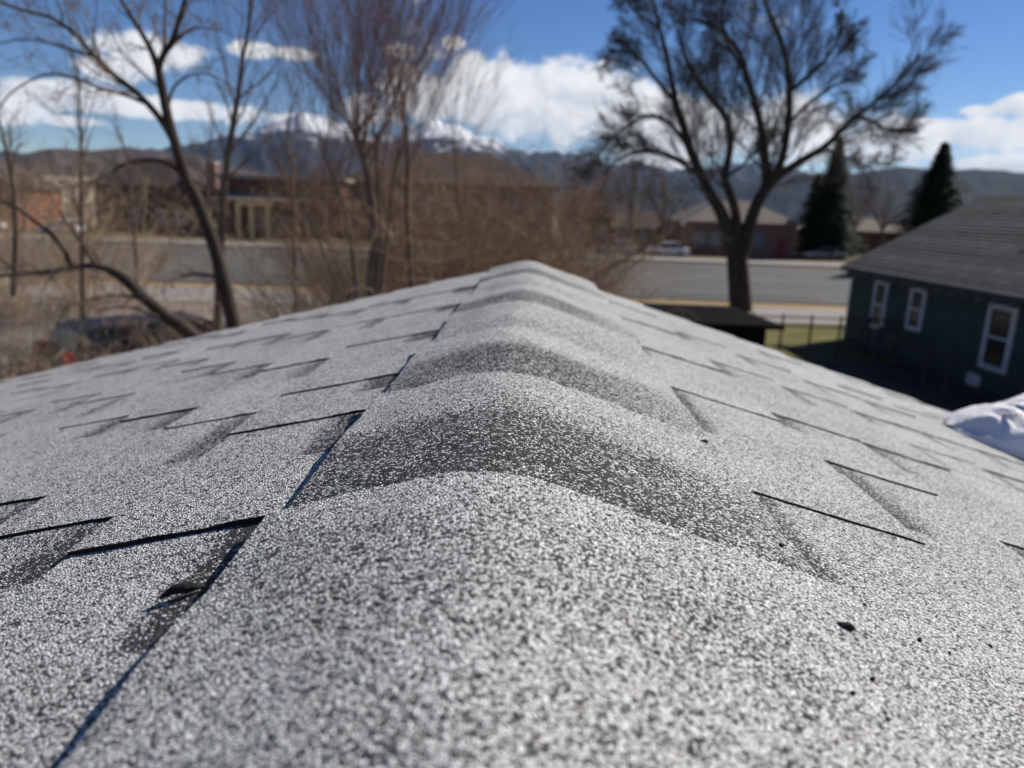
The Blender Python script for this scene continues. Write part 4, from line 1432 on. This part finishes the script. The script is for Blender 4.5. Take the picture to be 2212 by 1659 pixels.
# more bare trees across the street, as in the thicket right of the brush
cfgF = dict(seg=[7, 6, 5], wander=[.10, .16, .22], up=[.04, .03, .0], kids=[9, 6, 0], start=[.2, .1, 0], ang=[(20, 50), (25, 60)],
            ratio=[.5, .5], rr=[.45, .5], minr=.020, twig_from=1, maxlen=[20, 3.2, 1.6], tip=.3)
for k, (dx, dyt, y, lab) in enumerate((
        (1290, 350, 74, 'bare brown street tree above the red roofed house'), (1360, 330, 78, 'bare brown street tree in front of the low dark house'),
        (1430, 345, 76, 'bare street tree just left of the pale rake board'), (1215, 380, 75, 'bare street tree at the right end of the hipped building'),
        (1840, 360, 86, 'bare grey tree between the two dark conifers'), (1900, 380, 92, 'bare grey tree left of the pointed conifer'),
        (60, 350, 80, 'bare tree beside the orange house across the street'), (180, 345, 82, 'bare tree left of the dark hipped house'),
        (700, 330, 80, 'bare tree between the porch house and the hipped building'), (1760, 300, 100, 'bare tree rising behind the shorter conifer'))):
    T = Tree(140 + k)
    base = at(dx, 540, y); top = at(dx, dyt, y)
    hh = top.z
    tp = [Vector((base.x, y, 0)), Vector((base.x + .1, y, hh * .2)), Vector((base.x - .1, y + .1, hh * .36))]
    tp = smooth(tp, 3)
    for i in range(9):
        a = T.r.uniform(0, 6.28); tilt = R(T.r.uniform(8, 42))
        grow(T, tp[-1 - (i % 3)], Vector((math.sin(tilt) * math.cos(a), math.sin(tilt) * math.sin(a), math.cos(tilt))), hh * .62 * T.r.uniform(.7, 1.1), .10, 0, cfgF)
    finish(T, 'street_tree', (base.x, y, 0), lab, [(tp, [.22 + (.13 - .22) * i / (len(tp) - 1) for i in range(len(tp))])], [], M_BARK2, M_TWIG, thin=.06, group='bare trees across the street')


# ------------------------------------------------------------------ conifers
M_NEEDLE = material('conifer_needles', (.016, .030, .014), .9, .1, var=(.040, .062, .028), vscale=1.0)


def conifer(x, y, h, rb, label, seed, n=1500, z0=0):
    r = random.Random(seed)
    e = empty('conifer', (x, y, 0), label, 'tree', 'dark conifers across the street')
    m = MB(); m.tube([(x, y, 0), (x, y, h * .5), (x, y, h * .97)], [.28, .16, .03], 8); m.build('trunk', M_BARK, e)
    V = []; F = []
    for i in range(n):
        t = r.random() ** .8
        t = 1 - t
        z = h * (.06 + .93 * t)
        a = r.uniform(0, 6.283)
        lobe = 1 + .42 * mnoise.noise((math.cos(a) * 1.6, math.sin(a) * 1.6, z * .55 + seed)) + .30 * mnoise.noise((math.cos(a) * 4, math.sin(a) * 4, z * 1.4 + seed))
        rad = rb * (1 - t) ** .9 * (.55 + .5 * r.random()) * lobe + .05
        c, s = math.cos(a), math.sin(a)
        drop = .25 * rad
        segs = 3
        wid = .30 + .14 * rad
        for k in range(segs * 3):
            f = (k + r.random()) / (segs * 3)
            px, py, pz = x + c * rad * f, y + s * rad * f, z - drop * f + .15 * rad * f * f
            sz = wid * r.uniform(.5, 1.1) * (1.1 - .5 * f)
            aa = a + r.uniform(-1.1, 1.1)
            cx, sx = math.cos(aa), math.sin(aa)
            b = len(V)
            tz = r.uniform(-.25, .1) * sz
            V += [(px, py, pz + .06), (px + cx * sz - sx * sz * .3, py + sx * sz + cx * sz * .3, pz + tz), (px + cx * sz * 1.3, py + sx * sz * 1.3, pz + tz - .14 * sz), (px + cx * sz + sx * sz * .3, py + sx * sz - cx * sz * .3, pz + tz - .05)]
            F += [(b, b + 1, b + 2), (b, b + 2, b + 3)]
    m = MB(); m.add(V, F); m.build('crown', M_NEEDLE, e)


p = at(2010, 500, 62)
conifer(p.x, 62, at(2025, 303, 62).z, 4.3, 'pointed dark conifer rising behind the green house roof', 5, 2200)
p = at(1780, 560, 82)
conifer(p.x, 82, at(1768, 292, 82).z, 3.8, 'broad dark conifer right of the big bare tree, before the hills', 6, 2200)
p = at(1745, 560, 88)
conifer(p.x, 88, at(1745, 370, 88).z, 3.6, 'shorter dark conifer close beside the big bare tree', 7, 1000)

# ------------------------------------------------------------------ bent wire beyond the gable
wpts = [at(752, 646, 2.3), at(757, 632, 2.3), at(766, 624, 2.32), at(782, 623, 2.34), at(800, 626, 2.36), at(812, 634, 2.4), at(815, 660, 2.4)]
m = MB(); m.tube(smooth(wpts, 4), [.0035] * (len(wpts) * 4 - 3), 6)
tag(m.build('bent_wire', M_IRON), 'black bent wire arching above the far left rim of the roof', 'wire')
m = MB()
# ------------------------------------------------------------------ air
hz = MB(); hz.box(-8800, 8800, -380, 9300, -6.5, 760)
M_HAZE = bpy.data.materials.new('haze_air'); M_HAZE.use_nodes = True
n_ = N(M_HAZE.node_tree)
pv = n_.new('ShaderNodeVolumePrincipled')
pv.inputs['Color'].default_value = (.42, .64, 1.0, 1)
pv.inputs['Density'].default_value = 2.8e-5
pv.inputs['Anisotropy'].default_value = 0.0
ov = n_.new('ShaderNodeOutputMaterial'); n_.put(ov.inputs['Volume'], pv.outputs[0])
o = hz.build('haze', M_HAZE)
tag(o, kind='stuff')
print('shingles', n_sh, 'objects', len(bpy.data.objects), 'tris', sum(len(m.polygons) for m in bpy.data.meshes) * 2)
